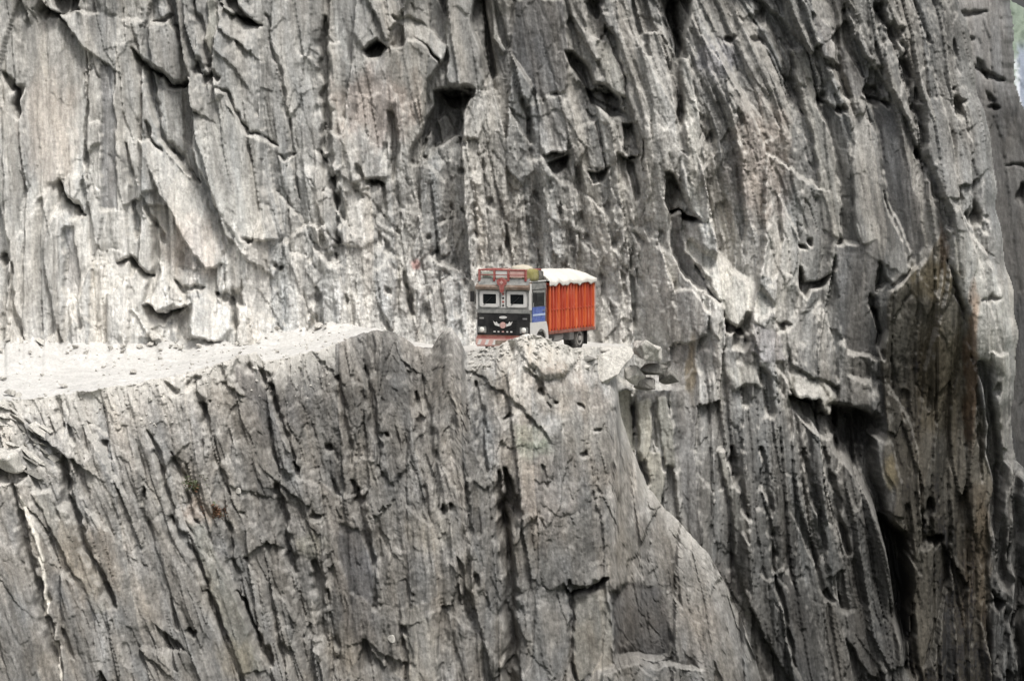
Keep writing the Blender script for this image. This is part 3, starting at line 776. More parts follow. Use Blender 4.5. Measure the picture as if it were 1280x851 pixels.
# grooves running down the face
for p, wd, dp in [([(14, 612), (34, 697), (55, 772), (74, 830)], 8, .8), ([(78, 571), (82, 626), (112, 697), (143, 755)], 7, .7), ([(68, 510), (74, 530), (78, 545)], 3.5, .5),
                  ([(191, 561), (218, 650), (259, 724), (283, 800)], 4, .5), ([(216, 561), (222, 585), (240, 640), (262, 700)], 3, .4), ([(293, 741), (313, 779), (337, 834)], 5, .8),
                  ([(280, 640), (292, 700), (300, 745)], 4, .4), ([(184, 535), (196, 560), (206, 600)], 3, .4), ([(344, 610), (352, 660), (366, 720)], 6, .6),
                  ([(392, 700), (404, 760), (412, 851)], 9, .6), ([(440, 600), (452, 640), (462, 700), (470, 760)], 6, .5), 
                  ([(622, 590), (630, 660), (636, 700)], 5, .8), ([(582, 600), (586, 640), (590, 680)], 3, .4), ([(715, 740), (714, 800), (718, 851)], 3, .6), ([(505, 780), (512, 830)], 4, .6),
                  ([(572, 700), (580, 740), (590, 780)], 5, .5), ([(678, 580), (684, 605)], 3, .3), ([(460, 460), (468, 520), (476, 580)], 5, .5), ([(596, 480), (600, 540), (606, 590)], 5, .5),
                  ([(340, 480), (356, 540), (370, 590)], 4, .5), ([(245, 480), (262, 540), (285, 620)], 4, .4), ([(420, 470), (432, 540), (440, 580)], 4, .4), ([(530, 470), (540, 560), (548, 640)], 4, .4)]:
    B.crack(p, wd, dp)
B.crack([(632, 585), (636, 640), (634, 720), (640, 790), (644, 870)], 9, 1.25, True, .3)
B.cut([(-12, 584), (28, 582), (26, 596), (14, 608), (-12, 604)], 1.1)
B.facet([(-10, 600), (12, 612), (34, 700), (60, 800), (70, 860), (-10, 860)], .0, -.1, .05, 2, .7, (.92, .92, .92))
B.facet([(40, 615), (60, 612), (90, 650), (125, 720), (140, 760), (120, 760), (80, 700), (62, 660)], .25, .2, .1, 2, .5, (1.05, 1.04, 1.0))
B.facet([(232, 650), (250, 655), (285, 720), (330, 840), (300, 840), (262, 730)], .15, -.1, .05, 1.5, .6, (.95, .97, .94))
B.facet([(425, 650), (446, 660), (462, 700), (470, 760), (440, 740), (425, 700)], -.1, -.4, -.05, 2, .8, (.78, .8, .84))
B.facet([(500, 760), (520, 752), (545, 790), (552, 860), (512, 860)], .3, .25, .15, 1.5, .7, (1.04, 1.04, 1.02))
B.lip([(704, 728), (712, 742), (738, 734), (758, 722)], .45, .9, 24, 14); B.crack([(711, 724), (714, 740), (740, 734), (757, 723)], 5, .7)
B.facet([(714, 745), (758, 738), (766, 800), (762, 830), (722, 851)], -.05, .1, .1, 1.5, .5, (1.08, 1.06, 1.0))
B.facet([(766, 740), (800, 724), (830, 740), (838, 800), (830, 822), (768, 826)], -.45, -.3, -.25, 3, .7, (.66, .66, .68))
B.lip([(752, 838), (770, 828), (850, 830), (880, 836)], -.8, -.3, 30, 30)
for (x, y, a, b) in [(449, 622, 7, 9), (556, 637, 6, 7), (595, 728, 4, 12), (507, 785, 5, 9), (396, 648, 6, 5), (216, 652, 5, 5), (338, 485, 6, 8), (255, 515, 6, 12), (240, 478, 10, 8), (215, 484, 10, 8),
                     (330, 470, 10, 12), (310, 462, 9, 7), (728, 510, 4, 3), (697, 502, 5, 3), (636, 522, 4, 3), (676, 488, 5, 3), (748, 538, 6, 3), (728, 568, 4, 3), (240, 790, 5, 6), (180, 622, 4, 10), (130, 560, 4, 8),
                     (88, 545, 5, 14), (370, 590, 5, 9), (480, 545, 5, 6), (520, 500, 5, 8), (410, 560, 5, 7)]:
    B.hole(x, y, a, b, .6)
B.lip([(604, 470), (620, 484), (640, 500), (660, 518), (684, 540), (694, 560)], .22, .16, 30, 22)
B.facet([(640, 424), (660, 418), (684, 424), (704, 436), (712, 450), (700, 470), (676, 466), (656, 450)], .22, .1, .3, 8, .5, (1.0, .98, .95))
B.lip([(656, 452), (672, 470), (690, 474), (706, 468)], .14, .14, 20, 16)
B.facet([(690, 470), (740, 470), (762, 530), (770, 580), (720, 560), (698, 520)], .1, .15, .15, 9, .35, (1.0, .99, .97))
B.facet([(640, 530), (672, 528), (688, 548), (684, 562), (650, 556)], .05, .2, .2, 4, .6, (.98, 1.02, .97))
B.lip([(580, 462), (600, 470), (618, 482)], .1, .2, 20, 14)
B.facet([(656, 430), (690, 432), (712, 448), (706, 466), (680, 468), (664, 450)], .1, .1, .6, 4, .6, (.92, .89, .86))
B.facet([(300, 445), (320, 440), (326, 470), (336, 500), (312, 500), (290, 470)], -.1, -.4, -.2, 2, .6, (.78, .78, .8))
B.facet([(552, 412), (566, 408), (578, 432), (582, 470), (570, 480), (548, 450)], .2, -.3, -.2, 2, .6, (.80, .80, .80))
baseB = rbf([(-50, 520, .46), (0, 500, .5), (40, 560, .42), (60, 620, .32), (0, 750, .26), (150, 500, .42), (150, 560, .32), (150, 700, .28), (100, 820, .28), (240, 480, .33), (300, 500, .23), (300, 650, .24), (280, 800, .27),
             (400, 500, .25), (420, 600, .25), (430, 720, .22), (400, 440, .34), (480, 450, .21), (540, 460, .22), (480, 560, .23), (560, 560, .24), (560, 700, .25), (540, 820, .26), (600, 450, .42), (650, 425, .46), (660, 480, .36), (720, 520, .33),
             (740, 440, .48), (640, 560, .32), (700, 640, .27), (650, 750, .25), (740, 800, .28), (800, 640, .29), (800, 770, .20), (860, 740, .27), (900, 830, .26)], PXB, PYB)
baseB = np.clip(baseB, .15, .56).astype(np.float32)
baseB = baseB * np.clip(rbf([(0, 500, .95), (0, 800, .72), (200, 480, .85), (200, 700, .72), (450, 440, .62), (450, 700, .64), (540, 440, .62), (640, 430, 1), (720, 480, .80), (640, 560, .68), (640, 640, .62), (700, 800, .62), (820, 680, .62), (880, 720, .62), (900, 850, .58)], PXB, PYB), .5, 1).astype(np.float32)
# dust fallen from the road streaks down over the edge
drip = np.clip(1 - (PYB - top[None]) / (16 + 44 * (fbm(B.u / 9, B.v / 200, 3, 91) + .5)), 0, 1) * sstep(640, 560, PXB * 0 + np.abs(PXB - 300) + 250 * 0)
dl = drip * np.where(PXB < 420, .8, .0) + drip * np.where((PXB > 584), .5, .0)
for i, (x, y, rx, ry, c, k, r) in enumerate([
        (110, 700, 60, 60, (1.06, .98, .9), .6, 0), (250, 640, 30, 20, (1.05, .92, .84), .7, 0), (390, 680, 24, 18, (1.3, 1.3, 1.2), .7, 0), (300, 820, 40, 30, (1.15, 1.08, .95), .7, 0), (430, 820, 30, 60, (.9, .86, .8), .6, 0),
        (540, 660, 40, 30, (1.12, 1.1, 1.04), .6, 0), (680, 630, 40, 60, (1.05, .97, .92), .6, 0), (870, 790, 34, 60, (1.03, .98, .94), .6, 0), (488, 796, 7, 6, (2.0, 2.0, 1.95), .9, 0), (700, 470, 40, 24, (1.04, .97, .93), .5, 0),
        (690, 500, 40, 20, (.84, .80, .76), .8, .6), (620, 500, 24, 40, (.82, .80, .77), .8, 0), (735, 500, 24, 30, (.86, .82, .79), .8, 0), (740, 590, 40, 24, (.80, .77, .74), .8, .5), (650, 590, 30, 20, (.84, .82, .8), .7, 0), (600, 470, 20, 14, (.88, .86, .83), .7, 0),
        (670, 560, 30, 14, (.94, 1.03, .96), .7, 0), (350, 520, 50, 50, (.72, .72, .74), .8, 0), (445, 740, 30, 110, (.66, .65, .66), .8, -.15), (545, 470, 40, 60, (.74, .74, .74), .8, 0), (860, 700, 50, 40, (.80, .78, .75), .7, .6), (640, 660, 20, 60, (.8, .78, .76), .6, 0), (470, 490, 60, 60, (.72, .72, .72), .8, 0)]):
    B.patch(x, y, rx, ry, c, k, i + 20, r)
tintB = baseB[..., None] * B.tint * np.array((1.01, .975, .91), np.float32)
tintB = tintB * (1 - dl[..., None]) + np.array((.50, .485, .45)) * dl[..., None]
# patchy weathering: lichen-dark, brown and pale blotches drawn out along the bedding
mot = fbm(B.u / 17, B.v / 42, 4, 95, .65); mo2 = fbm(PXB / 7, PYB / 8, 3, 96, .7); mo3 = fbm(B.u / 40, B.v / 70, 3, 97)
far_c = sstep(8, 60, PYB - top[None])
tintB = tintB * (1 + far_c * (.55 * mot + .30 * mo2))[..., None] * np.stack([1 + .06 * mo3 * far_c, 1 + .01 * mo3 * far_c, 1 - .06 * mo3 * far_c], -1)
tintB = np.clip(tintB, .03, .72)
# quartz vein
I = B.box([(20, 610), (90, 860)], 10)
d, sd, t = B.seg([(27, 622), (44, 660), (53, 687), (56, 731), (57, 768)], B.wx[I], B.wy[I])
d2, sd, t2 = B.seg([(58, 782), (66, 805), (76, 822), (80, 860)], B.wx[I], B.wy[I])
d = np.minimum(d, d2 + 1)
vm = (1 - sstep(1.6, 4.2, d + 2.2 * perlin(B.wx[I] / 9, B.wy[I] / 12, 6)))[:, None]
tintB[I] = tintB[I] * (1 - vm) + np.array((.62, .59, .53)) * vm
B.h[I] += .10 * vm[:, 0]
tintB = np.clip(tintB, .03, .72)
# right edge of the spur turns away
X, Yv, Z = at(PXB, PYB, YB)
hB = B.total()
amtB = np.clip(rbf([(0, 500, .9), (100, 560, .6), (0, 800, .2), (300, 470, .45), (300, 700, .25), (480, 450, .2), (480, 700, .2), (650, 440, .85), (700, 500, .5), (640, 600, .2), (850, 720, .25), (700, 850, .15), (900, 850, .2)], PXB, PYB), 0, .9)
tintB = np.clip(dust_and_toplight(B, hB, 1.15, tintB, amtB), .025, .72)
hB = hB * (1 - .75 * np.exp(-(PYB - top[None]) / 9.) * (PXB < 764))
V = np.stack([X, Yv - hB, Z], -1)
# back of the crest: rolls over and drops behind
back = []
bt = []
for k in range(9, 0, -1):
    q = k / 9.
    bx, by, bz = V[0, :, 0], V[0, :, 1], V[0, :, 2]
    dz_ = -1.5 * q ** 1.5 + .10 * fbm(hx / 12, hx * 0 + k * .6, 3, 8)
    side = sstep(760, 766, hx)
    f_ = 1 + 4.0 * q / by            # the spur's right flank runs straight back
    back.append(np.stack([bx * (1 - side + side * f_) - side * .15 * q, by + (2.6 + 1.4 * side) * q,
                          (bz + dz_) * (1 - side) + side * (CAM_Z + (bz - CAM_Z) * f_ - .3 * q)], -1))
    bt.append(tintB[0])
V = np.concatenate([np.array(back), V], 0)
tintB = np.concatenate([np.array(bt), tintB], 0)
VB_ = V
lower = grid_mesh("cliff_below_road", V, M_ROCK, tintB)
tag(lower, kind="structure")

# --- the road bench
rx_ = np.arange(-90, 784, 2.0)
NQ = 130
foot = [(-90, 436), (0, 433), (100, 437), (200, 437), (300, 431), (360, 424), (420, 411), (470, 404), (560, 412), (600, 430)]
CF = np.empty((NQ, len(rx_), 3)); TR = np.empty((NQ, len(rx_), 3))
for j, px in enumerate(rx_):
    cx, cy, cz = at(px, float(crest_py(min(px, 762))), float(crest_y(min(px, 762))))
    fpy = float(interp(foot, px))
    yw = wall_y(px, min(fpy, 436)) + .9
    fx, fy, fz = at(px, fpy, yw)
    cy += .15; cz -= .08
    if px > 440:
        m = float(sstep(440, 560, px))
        fz = fz * (1 - m) + .10 * m; cz = cz * (1 - m) + .08 * m
        fy = fy * (1 - m) + max(fy, 158.5) * m; fx = (px - 640) / F_PX * fy
    q = np.linspace(0, 1, NQ)
    yy = cy + (fy - cy) * q
    xx = cx + (fx - cx) * q
    pr = np.where(q < .62, q * .72, .62 * .72 + (q - .62) * (1 - .62 * .72) / .38)
    pr = pr + np.clip((q - .62) / .38, 0, 1) ** 2 * (.7 / max(abs(fz - cz), .3)) * (1 - float(sstep(430, 560, px)))
    CF[:, j, 0] = xx; CF[:, j, 1] = yy; CF[:, j, 2] = cz + (fz - cz) * pr
n_ = fbm(CF[..., 0] / 1.4, CF[..., 1] / 1.4, 4, 70) * .10 + fbm(CF[..., 0] / .35, CF[..., 1] / .35, 3, 71) * .05
near_t = np.exp(-((CF[..., 0] - .9) / 3.2) ** 4 - ((CF[..., 1] - 150.5) / 5.) ** 4)
CF[..., 2] += n_ * (1 - .9 * near_t)
g = .49 * (1 + .14 * fbm(CF[..., 0] / 2.5, CF[..., 1] / 1.2, 4, 72) + .10 * fbm(CF[..., 0] / .25, CF[..., 1] / .3, 3, 73))
TR[:] = g[..., None] * np.array((1.0, .985, .945))
road = grid_mesh("dirt_road", CF, M_DUST, TR)
tag(road, kind="structure")


def road_z(x, y):
    i = np.argmin((CF[..., 0] - x) ** 2 + (CF[..., 1] - y) ** 2)
    return float(CF[..., 2].ravel()[i])


# --- smooth wall standing further back on the right, and the hillside across the valley
kx = np.arange(1120, 1420, 1.6); ky = np.arange(-90, 940, 1.8)
PXC, PYC = np.meshgrid(kx, ky)
C_ = Field(PXC, PYC, 8)
SC = PXC - PYC * .12
relief(C_, SC, np.full(PXC.shape, .28), np.full(PXC.shape, .16), 6)
C_.crack([(1186, 16), (1200, 16), (1232, 14)], 2.5, .4)
C_.crack([(1216, 84), (1232, 94), (1256, 102)], 3, .5); C_.crack([(1222, 76), (1236, 100)], 3, .5); C_.crack([(1236, 128), (1250, 134)], 3, .5)
C_.crack([(1255, 205), (1290, 210)], 2, .3); C_.hole(1277, 246, 5, 10, .7)
C_.hole(1240, 120, 4, 5, .5); C_.hole(1212, 50, 5, 4, .5); C_.hole(1196, 60, 4, 6, .5)
YC = 168 - (PYC - 300) * .008 + np.clip(PYC - 520, 0, 400) * 0
cedge = interp([(-90, 1240), (0, 1256), (20, 1258), (60, 1260), (105, 1261), (118, 1266), (150, 1280), (200, 1310), (300, 1400), (1000, 1400)], PYC.ravel()).reshape(PYC.shape) + 3 * fbm(PYC / 14, PXC * 0, 4, 55)
oc = np.clip(PXC - (cedge - 6), 0, 40) / 30
YC = YC + 3 * oc + 5 * oc ** 2
X, Yv, Z = at(PXC, PYC, YC)
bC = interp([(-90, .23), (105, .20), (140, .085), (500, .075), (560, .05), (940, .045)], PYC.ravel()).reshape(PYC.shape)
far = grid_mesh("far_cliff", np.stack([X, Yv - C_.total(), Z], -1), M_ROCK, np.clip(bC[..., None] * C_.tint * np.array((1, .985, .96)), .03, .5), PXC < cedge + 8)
tag(far, kind="structure")
# dark broken rock low on the right
# hillside
qx = np.arange(1180, 1900, 2.0); qy = np.arange(-60, 460, 2.0)
PXD, PYD = np.meshgrid(qx, qy)
tpd = interp([(1180, -60), (1240, -22), (1262, 0), (1282, 11), (1330, 36), (1420, 60), (1520, 40), (1700, -20), (1900, -60)], qx)
PYD = np.maximum(PYD, tpd[None] + 2 * fbm(qx / 5, qx * 0, 3, 4)[None])
YD = 640 - (PYD - 10) * .35 + 4 * fbm(PXD / 14, PYD / 18, 4, 14)
X, Yv, Z = at(PXD, PYD, YD)
n = fbm(PXD / 7, PYD / 9, 4, 15)
g = np.stack([.17 + .05 * n, .205 + .05 * n, .165 + .045 * n], -1)
sn = .5 * (1 - sstep(1.0, 4, np.abs(PXD - (1270 + (PYD - 80) * .08)) + 5 * fbm(PXD / 6, PYD / 7, 3, 18))) * sstep(66, 80, PYD)
bl = sstep(1268, 1275, PXD + 3 * n * 2) * sstep(46, 70, PYD)
g = g * (1 - bl[..., None]) + np.array((.20, .225, .27)) * bl[..., None]
g = g * (1 - sn[..., None]) + np.array((.62, .64, .68)) * sn[..., None]
hill = grid_mesh("hillside", np.stack([X, Yv, Z], -1), M_DUST, np.clip(g, .02, .8))
tag(hill, kind="structure")

# valley floor far below, out to the horizon
vx = np.linspace(-5000, 6000, 90); vy = np.linspace(-400, 9000, 90)
VX, VY = np.meshgrid(vx, vy)
VZ = -95 + 10 * fbm(VX / 400, VY / 400, 3, 21)
nv = fbm(VX / 150, VY / 150, 3, 22)
gvv = np.stack([.16 + .04 * nv, .175 + .04 * nv, .14 + .03 * nv], -1)
tag(grid_mesh("valley_floor", np.stack([VX, VY, VZ], -1), M_DUST, gvv), kind="structure")

# ------------------------------------------------------------------ object helpers
def plain(name, rgb, rough=.6, metal=0., wear=.15, dust=.0, spec=.4, scale=3.):
    t = NT(name)
    tc = t.n("ShaderNodeTexCoord")
    nz = t.noise(tc.outputs["Object"], scale, 6, .65)
    fine = t.noise(tc.outputs["Object"], scale * 9, 3, .6)
    c = t.mul((*rgb, 1), t.mapr(nz, .25, .75, 1 - wear, 1 + wear))
    c = t.mul(c, t.mapr(fine, .25, .75, 1 - wear * .6, 1 + wear * .6))
    if dust > 0:
        m = t.n("ShaderNodeMix", data_type='RGBA')
        t.l(t.mapr(nz, .38, .72, 0, dust), m.inputs[0]); t.l(c, m.inputs[6]); m.inputs[7].default_value = (.42, .40, .36, 1)
        c = m.outputs[2]
    t.l(c, t.b.inputs["Base Color"])
    t.b.inputs["Roughness"].default_value = rough; t.b.inputs["Metallic"].default_value = metal
    t.b.inputs["Specular IOR Level"].default_value = spec
    return t.m


def streaked(name, rgb, pale):
    """paint on boards: run-down streaks, scuffs and dust"""
    t = NT(name)
    tc = t.n("ShaderNodeTexCoord")
    mp = t.n("ShaderNodeMapping"); mp.inputs["Scale"].default_value = (9, 9, .7); t.l(tc.outputs["Object"], mp.inputs[0])
    st = t.noise(mp.outputs[0], 1.0, 5, .6)
    nz = t.noise(tc.outputs["Object"], 2.2, 5, .65)
    c = t.mul((*rgb, 1), t.mapr(st, .25, .75, .72, 1.25))
    m = t.n("ShaderNodeMix", data_type='RGBA')
    pr = t.n("ShaderNodeMath", operation='MULTIPLY'); t.l(t.mapr(st, .50, .72, 0, 1), pr.inputs[0]); t.l(t.mapr(nz, .4, .65, 0.1, .8), pr.inputs[1])
    t.l(pr.outputs[0], m.inputs[0]); t.l(c, m.inputs[6]); m.inputs[7].default_value = (*pale, 1)
    t.l(m.outputs[2], t.b.inputs["Base Color"]); t.b.inputs["Roughness"].default_value = .55
    return t.m


M = dict(
    black=plain("black_paint", (.010, .010, .011), .45, wear=.3, dust=.05),
    white=plain("white_paint", (.56, .555, .54), .5, wear=.18, dust=.45, scale=5),
    cream=plain("faded_grey_paint", (.17, .175, .17), .6, wear=.3, dust=.35, scale=5),
    brown=plain("brown_wood", (.13, .085, .06), .75, wear=.3, dust=.4),
    red=plain("red_paint", (.27, .04, .035), .5, wear=.3, dust=.4, scale=5),
    pink=plain("faded_pink_paint", (.50, .30, .27), .6, wear=.2, dust=.3),
    blue=plain("blue_paint", (.06, .11, .36), .45, wear=.35, dust=.25, scale=5),
    pale_blue=plain("pale_blue_paint", (.38, .46, .62), .5, wear=.15, dust=.2),
    orange=streaked("orange_paint", (.52, .10, .028), (.64, .38, .24)),
    orange_red=streaked("orange_red_paint", (.40, .055, .026), (.55, .26, .17)),
    rust=plain("rust_red_beam", (.17, .045, .025), .7, wear=.3, dust=.3),
    steel=plain("dull_steel", (.30, .30, .30), .5, .6, wear=.2, dust=.3),
    chassis=plain("chassis_grime", (.035, .033, .03), .8, wear=.3, dust=.4),
    tyre=plain("tyre_rubber", (.022, .022, .022), .85, wear=.2, dust=.35),
    rim=plain("wheel_rim", (.36, .35, .33), .6, .2, wear=.2, dust=.4),
    tarp=plain("white_canvas", (.58, .565, .52), .85, wear=.10, dust=.15, scale=2),
    lamp=plain("lamp_glass", (.62, .62, .58), .15, .0, wear=.1),
    olive=plain("olive_sacking", (.22, .20, .07), .9, wear=.25, dust=.2),
    sack=plain("pale_sacking", (.46, .42, .34), .9, wear=.2, dust=.2),
    grey_sack=plain("grey_green_sacking", (.17, .19, .16), .9, wear=.2, dust=.3),
    leaf=plain("leaf_green", (.085, .105, .05), .7, wear=.4),
    dry=plain("dry_twig", (.16, .085, .05), .85, wear=.3),
)
gt = NT("dark_glass")
gt.b.inputs["Base Color"].default_value = (.012, .014, .015, 1); gt.b.inputs["Roughness"].default_value = .08
M['glass'] = gt.m


class MB:
    def __init__(s): s.bm = bmesh.new()

    def box(s, x0, x1, y0, y1, z0, z1, bev=.0, skew=None):
        r = bmesh.ops.create_cube(s.bm, size=1)
        vs = r['verts']
        for v in vs:
            c = v.co
            v.co = ((x0 + x1) / 2 + c.x * (x1 - x0), (y0 + y1) / 2 + c.y * (y1 - y0), (z0 + z1) / 2 + c.z * (z1 - z0))
            if skew: v.co = skew(v.co)
        if bev:
            es = list({e for v in vs for e in v.link_edges})
            bmesh.ops.bevel(s.bm, geom=es, offset=bev, segments=2, affect='EDGES', clamp_overlap=True)
        return s

    def cyl(s, p, q, r, seg=16, r2=None):
        p, q = Vector(p), Vector(q); d = q - p
        m = Matrix.Translation((p + q) / 2) @ d.to_track_quat('Z', 'Y').to_matrix().to_4x4()
        bmesh.ops.create_cone(s.bm, cap_ends=True, segments=seg, radius1=r, radius2=r if r2 is None else r2, depth=d.length, matrix=m)
        return s

    def lathe(s, prof, axis_y, seg=28, cx=0, cz=0):
        """profile (radius, y) spun about an axis along Y through (cx, cz)"""
        rings = []
        for (r, y) in prof:
            rings.append([s.bm.verts.new((cx + r * math.cos(2 * math.pi * k / seg), axis_y + y, cz + r * math.sin(2 * math.pi * k / seg))) for k in range(seg)])
        for a, b in zip(rings[:-1], rings[1:]):
            for k in range(seg):
                s.bm.faces.new((a[k], a[(k + 1) % seg], b[(k + 1) % seg], b[k]))
        s.bm.faces.new(rings[0][::-1]); s.bm.faces.new(rings[-1])
        return s

    def rring(s, x, y0, y1, z0, z1, t, dep, rad):
        """rounded rectangular frame in the plane X = x, facing forward"""
        def loop(a0, a1, b0, b1, r):
            o = []
            for (cy, cz, a) in ((a1 - r, b1 - r, 0), (a0 + r, b1 - r, 90), (a0 + r, b0 + r, 180), (a1 - r, b0 + r, 270)):
                for k in range(5):
                    w_ = math.radians(a + k * 22.5); o.append((cy + r * math.cos(w_), cz + r * math.sin(w_)))
            return o
        A_, B_ = loop(y0, y1, z0, z1, rad), loop(y0 + t, y1 - t, z0 + t, z1 - t, max(rad - t * .5, .02))
        f1 = [s.bm.verts.new((x + dep, a, b)) for a, b in A_]; f2 = [s.bm.verts.new((x + dep, a, b)) for a, b in B_]
        g1 = [s.bm.verts.new((x, a, b)) for a, b in A_]; g2 = [s.bm.verts.new((x, a, b)) for a, b in B_]
        n = len(A_)
        for k in range(n):
            j = (k + 1) % n
            s.bm.faces.new((f1[k], f1[j], f2[j], f2[k])); s.bm.faces.new((g1[j], g1[k], g2[k], g2[j]))
            s.bm.faces.new((f1[j], f1[k], g1[k], g1[j])); s.bm.faces.new((f2[k], f2[j], g2[j], g2[k]))
        return s

    def prism(s, pts, x0, x1):
        """outline (y, z) pushed from x0 to x1"""
        a = [s.bm.verts.new((x0, p[0], p[1])) for p in pts]; b = [s.bm.verts.new((x1, p[0], p[1])) for p in pts]
        n = len(pts)
        s.bm.faces.new(a[::-1]); s.bm.faces.new(b)
        for k in range(n): s.bm.faces.new((a[k], a[(k + 1) % n], b[(k + 1) % n], b[k]))
        return s

    def prism_y(s, pts, y0, y1):
        a = [s.bm.verts.new((p[0], y0, p[1])) for p in pts]; b = [s.bm.verts.new((p[0], y1, p[1])) for p in pts]
        n = len(pts)
        s.bm.faces.new(a); s.bm.faces.new(b[::-1])
        for k in range(n): s.bm.faces.new((a[(k + 1) % n], a[k], b[k], b[(k + 1) % n]))
        return s

    def build(s, name, mat, parent=None, smooth=False):
        bmesh.ops.recalc_face_normals(s.bm, faces=s.bm.faces)
        me = bpy.data.meshes.new(name); s.bm.to_mesh(me); s.bm.free()
        if smooth:
            for p in me.polygons: p.use_smooth = True
        me.materials.append(mat)
        o = bpy.data.objects.new(name, me); col.objects.link(o)
        if parent: o.parent = parent
        return o


def empty(name, loc, rz=0):
    o = bpy.data.objects.new(name, None); o.location = loc; o.rotation_euler = (0, 0, rz); o.empty_display_size = .3
    col.objects.link(o); return o


# ------------------------------------------------------------------ the truck
TRUCK_Z = .10
TR_LOC, TR_ROT = (1.0, 150.6, TRUCK_Z), math.radians(-115)
tk = empty("truck", TR_LOC, TR_ROT)
tag(tk, "painted cargo truck with black front and orange slatted body on the cliff road", "truck")
FX = 3.2
# chassis and running gear
m_ = MB()
for s_ in (-1, 1): m_.box(-3.15, 2.9, s_ * .42 - .05, s_ * .42 + .05, .62, .84)
for x_ in (-2.6, -1.6, -.4, .8, 2.2): m_.box(x_ - .06, x_ + .06, -.38, .38, .65, .81)
m_.cyl((-2.0, -.9, .5), (-2.0, .9, .5), .09).cyl((2.15, -.9, .5), (2.15, .9, .5), .06)
m_.build("chassis", M['chassis'], tk)


def wheel(x, y0, wdt, name="wheel"):
    t = MB().lathe([(.30, -wdt / 2), (.47, -wdt / 2), (.50, -wdt / 2 + .05), (.50, wdt / 2 - .05), (.47, wdt / 2), (.30, wdt / 2)], y0, 32, x, .5)
    w_ = t.build(name, M['tyre'], tk, False)
    sd = 1 if y0 > 0 else -1
    MB().lathe([(.30, 0), (.30, .02), (.25, .02), (.22, -.03), (.12, -.03), (.11, .05), (.06, .07)] if sd > 0 else [(.06, -.07), (.11, -.05), (.12, .03), (.22, .03), (.25, -.02), (.30, -.02), (.30, 0)],
               y0 + sd * wdt / 2, 24, x, .5).build("rim", M['rim'], w_, True)
    return w_


for s_ in (-1, 1):
    wheel(2.15, s_ * 1.0, .26)
    wheel(-2.0, s_ * .98, .25)
    wheel(-2.0, s_ * .70, .25)
    MB().box(-2.68, -2.65, s_ * .95 - .22, s_ * .95 + .22, .22, .90).build("mudflap", M['black'], tk)
MB().cyl((-.55, .78, .66), (.35, .78, .66), .24, 20).build("fuel_tank", M['steel'], tk)
MB().box(-1.42, -.95, .68, 1.12, .46, .86, .03).build("tool_box", M['steel'], tk)

# cab shell: side outline in (x, z)
cab_o = [(1.62, .95), (1.62, 2.92), (1.75, 3.0), (3.02, 3.0), (3.12, 2.92), (3.19, 1.86), (3.19, .95)]
MB().prism_y(cab_o, -1.18, 1.18).build("cab", M['cream'], tk)
MB().box(1.58, 3.16, -1.22, 1.22, 3.002, 3.06, .02).build("cab_roof", M['white'], tk)
# windscreen zone
zone = MB().box(3.10, 3.20, -1.20, 1.20, 1.90, 2.72, .02).build("windscreen_panel", M['white'], tk)
for s_ in (-1, 1):
    a_, b_ = (.22, 1.02) if s_ > 0 else (-1.02, -.22)
    wsn = MB().box(3.19, 3.212, a_ + .10, b_ - .10, 2.08, 2.52, .01).build("windscreen", M['glass'], tk)
    MB().rring(3.195, a_ - .04, b_ + .04, 1.98, 2.64, .13, .05, .10).build("frame", M['white'], wsn)
    MB().rring(3.195, a_ - .13, b_ + .13, 1.935, 2.69, .055, .03, .10).build("surround", M['cream'], wsn)
    MB().cyl((3.262, (a_ + b_) / 2 - .25, 2.06), (3.262, (a_ + b_) / 2 + .12, 2.40), .012, 6).build("wiper", M['black'], wsn)
cpn = MB().box(3.20, 3.225, -.13, .13, 1.96, 2.70, .008).build("centre_post", M['white'], tk)
for k, z_ in enumerate((2.05, 2.20, 2.35, 2.52)):
    MB().prism([(0, z_ + .055), (-.06, z_), (0, z_ - .055), (.06, z_)], 3.222, 3.236).build("diamond", M['red' if k % 2 else 'black'], cpn)
# corner posts
for s_ in (-1, 1):
    MB().box(3.08, 3.225, s_ * 1.19 - .05, s_ * 1.19 + .05, 1.86, 2.96, .02).build("corner_post", M['white'], tk)
# belt, grille panel
MB().box(3.12, 3.235, -1.21, 1.21, 1.72, 1.90, .02).build("belt_panel", M['cream'], tk)
gp = MB().box(3.12, 3.215, -1.19, 1.19, .82, 1.72, .015).build("grille", M['black'], tk)
for k in range(5):
    MB().box(3.216, 3.240, -.62, .62, 1.02 + k * .10, 1.055 + k * .10, .005).build("grille_bar", M['black'], gp)
# oval badge, winged ornament, row of white dashes
pts = [(.17 * math.cos(a), 1.56 + .055 * math.sin(a)) for a in np.linspace(0, 2 * math.pi, 20, endpoint=False)]
MB().prism(pts, 3.21, 3.255).build("badge", M['white'], gp)
pts = [(.13 * math.cos(a), 1.24 + .13 * math.sin(a)) for a in np.linspace(0, 2 * math.pi, 20, endpoint=False)]
orn = MB().prism(pts, 3.235, 3.27).build("ornament", M['pink'], gp)
for s_ in (-1, 1):
    MB().prism([(s_ * .15, 1.18), (s_ * .36, 1.24), (s_ * .44, 1.40), (s_ * .33, 1.33), (s_ * .30, 1.39), (s_ * .23, 1.29), (s_ * .16, 1.30)], 3.24, 3.262).build("wing", M['white'], orn)
for y_, w_ in ((-.38, .10), (-.20, .08), (0, .10), (.20, .08), (.38, .10)):
    MB().box(3.242, 3.258, y_ - w_ / 2, y_ + w_ / 2, .945, 1.0, .005).build("dash", M['white'] if abs(y_) > .1 else M['pink'], gp)
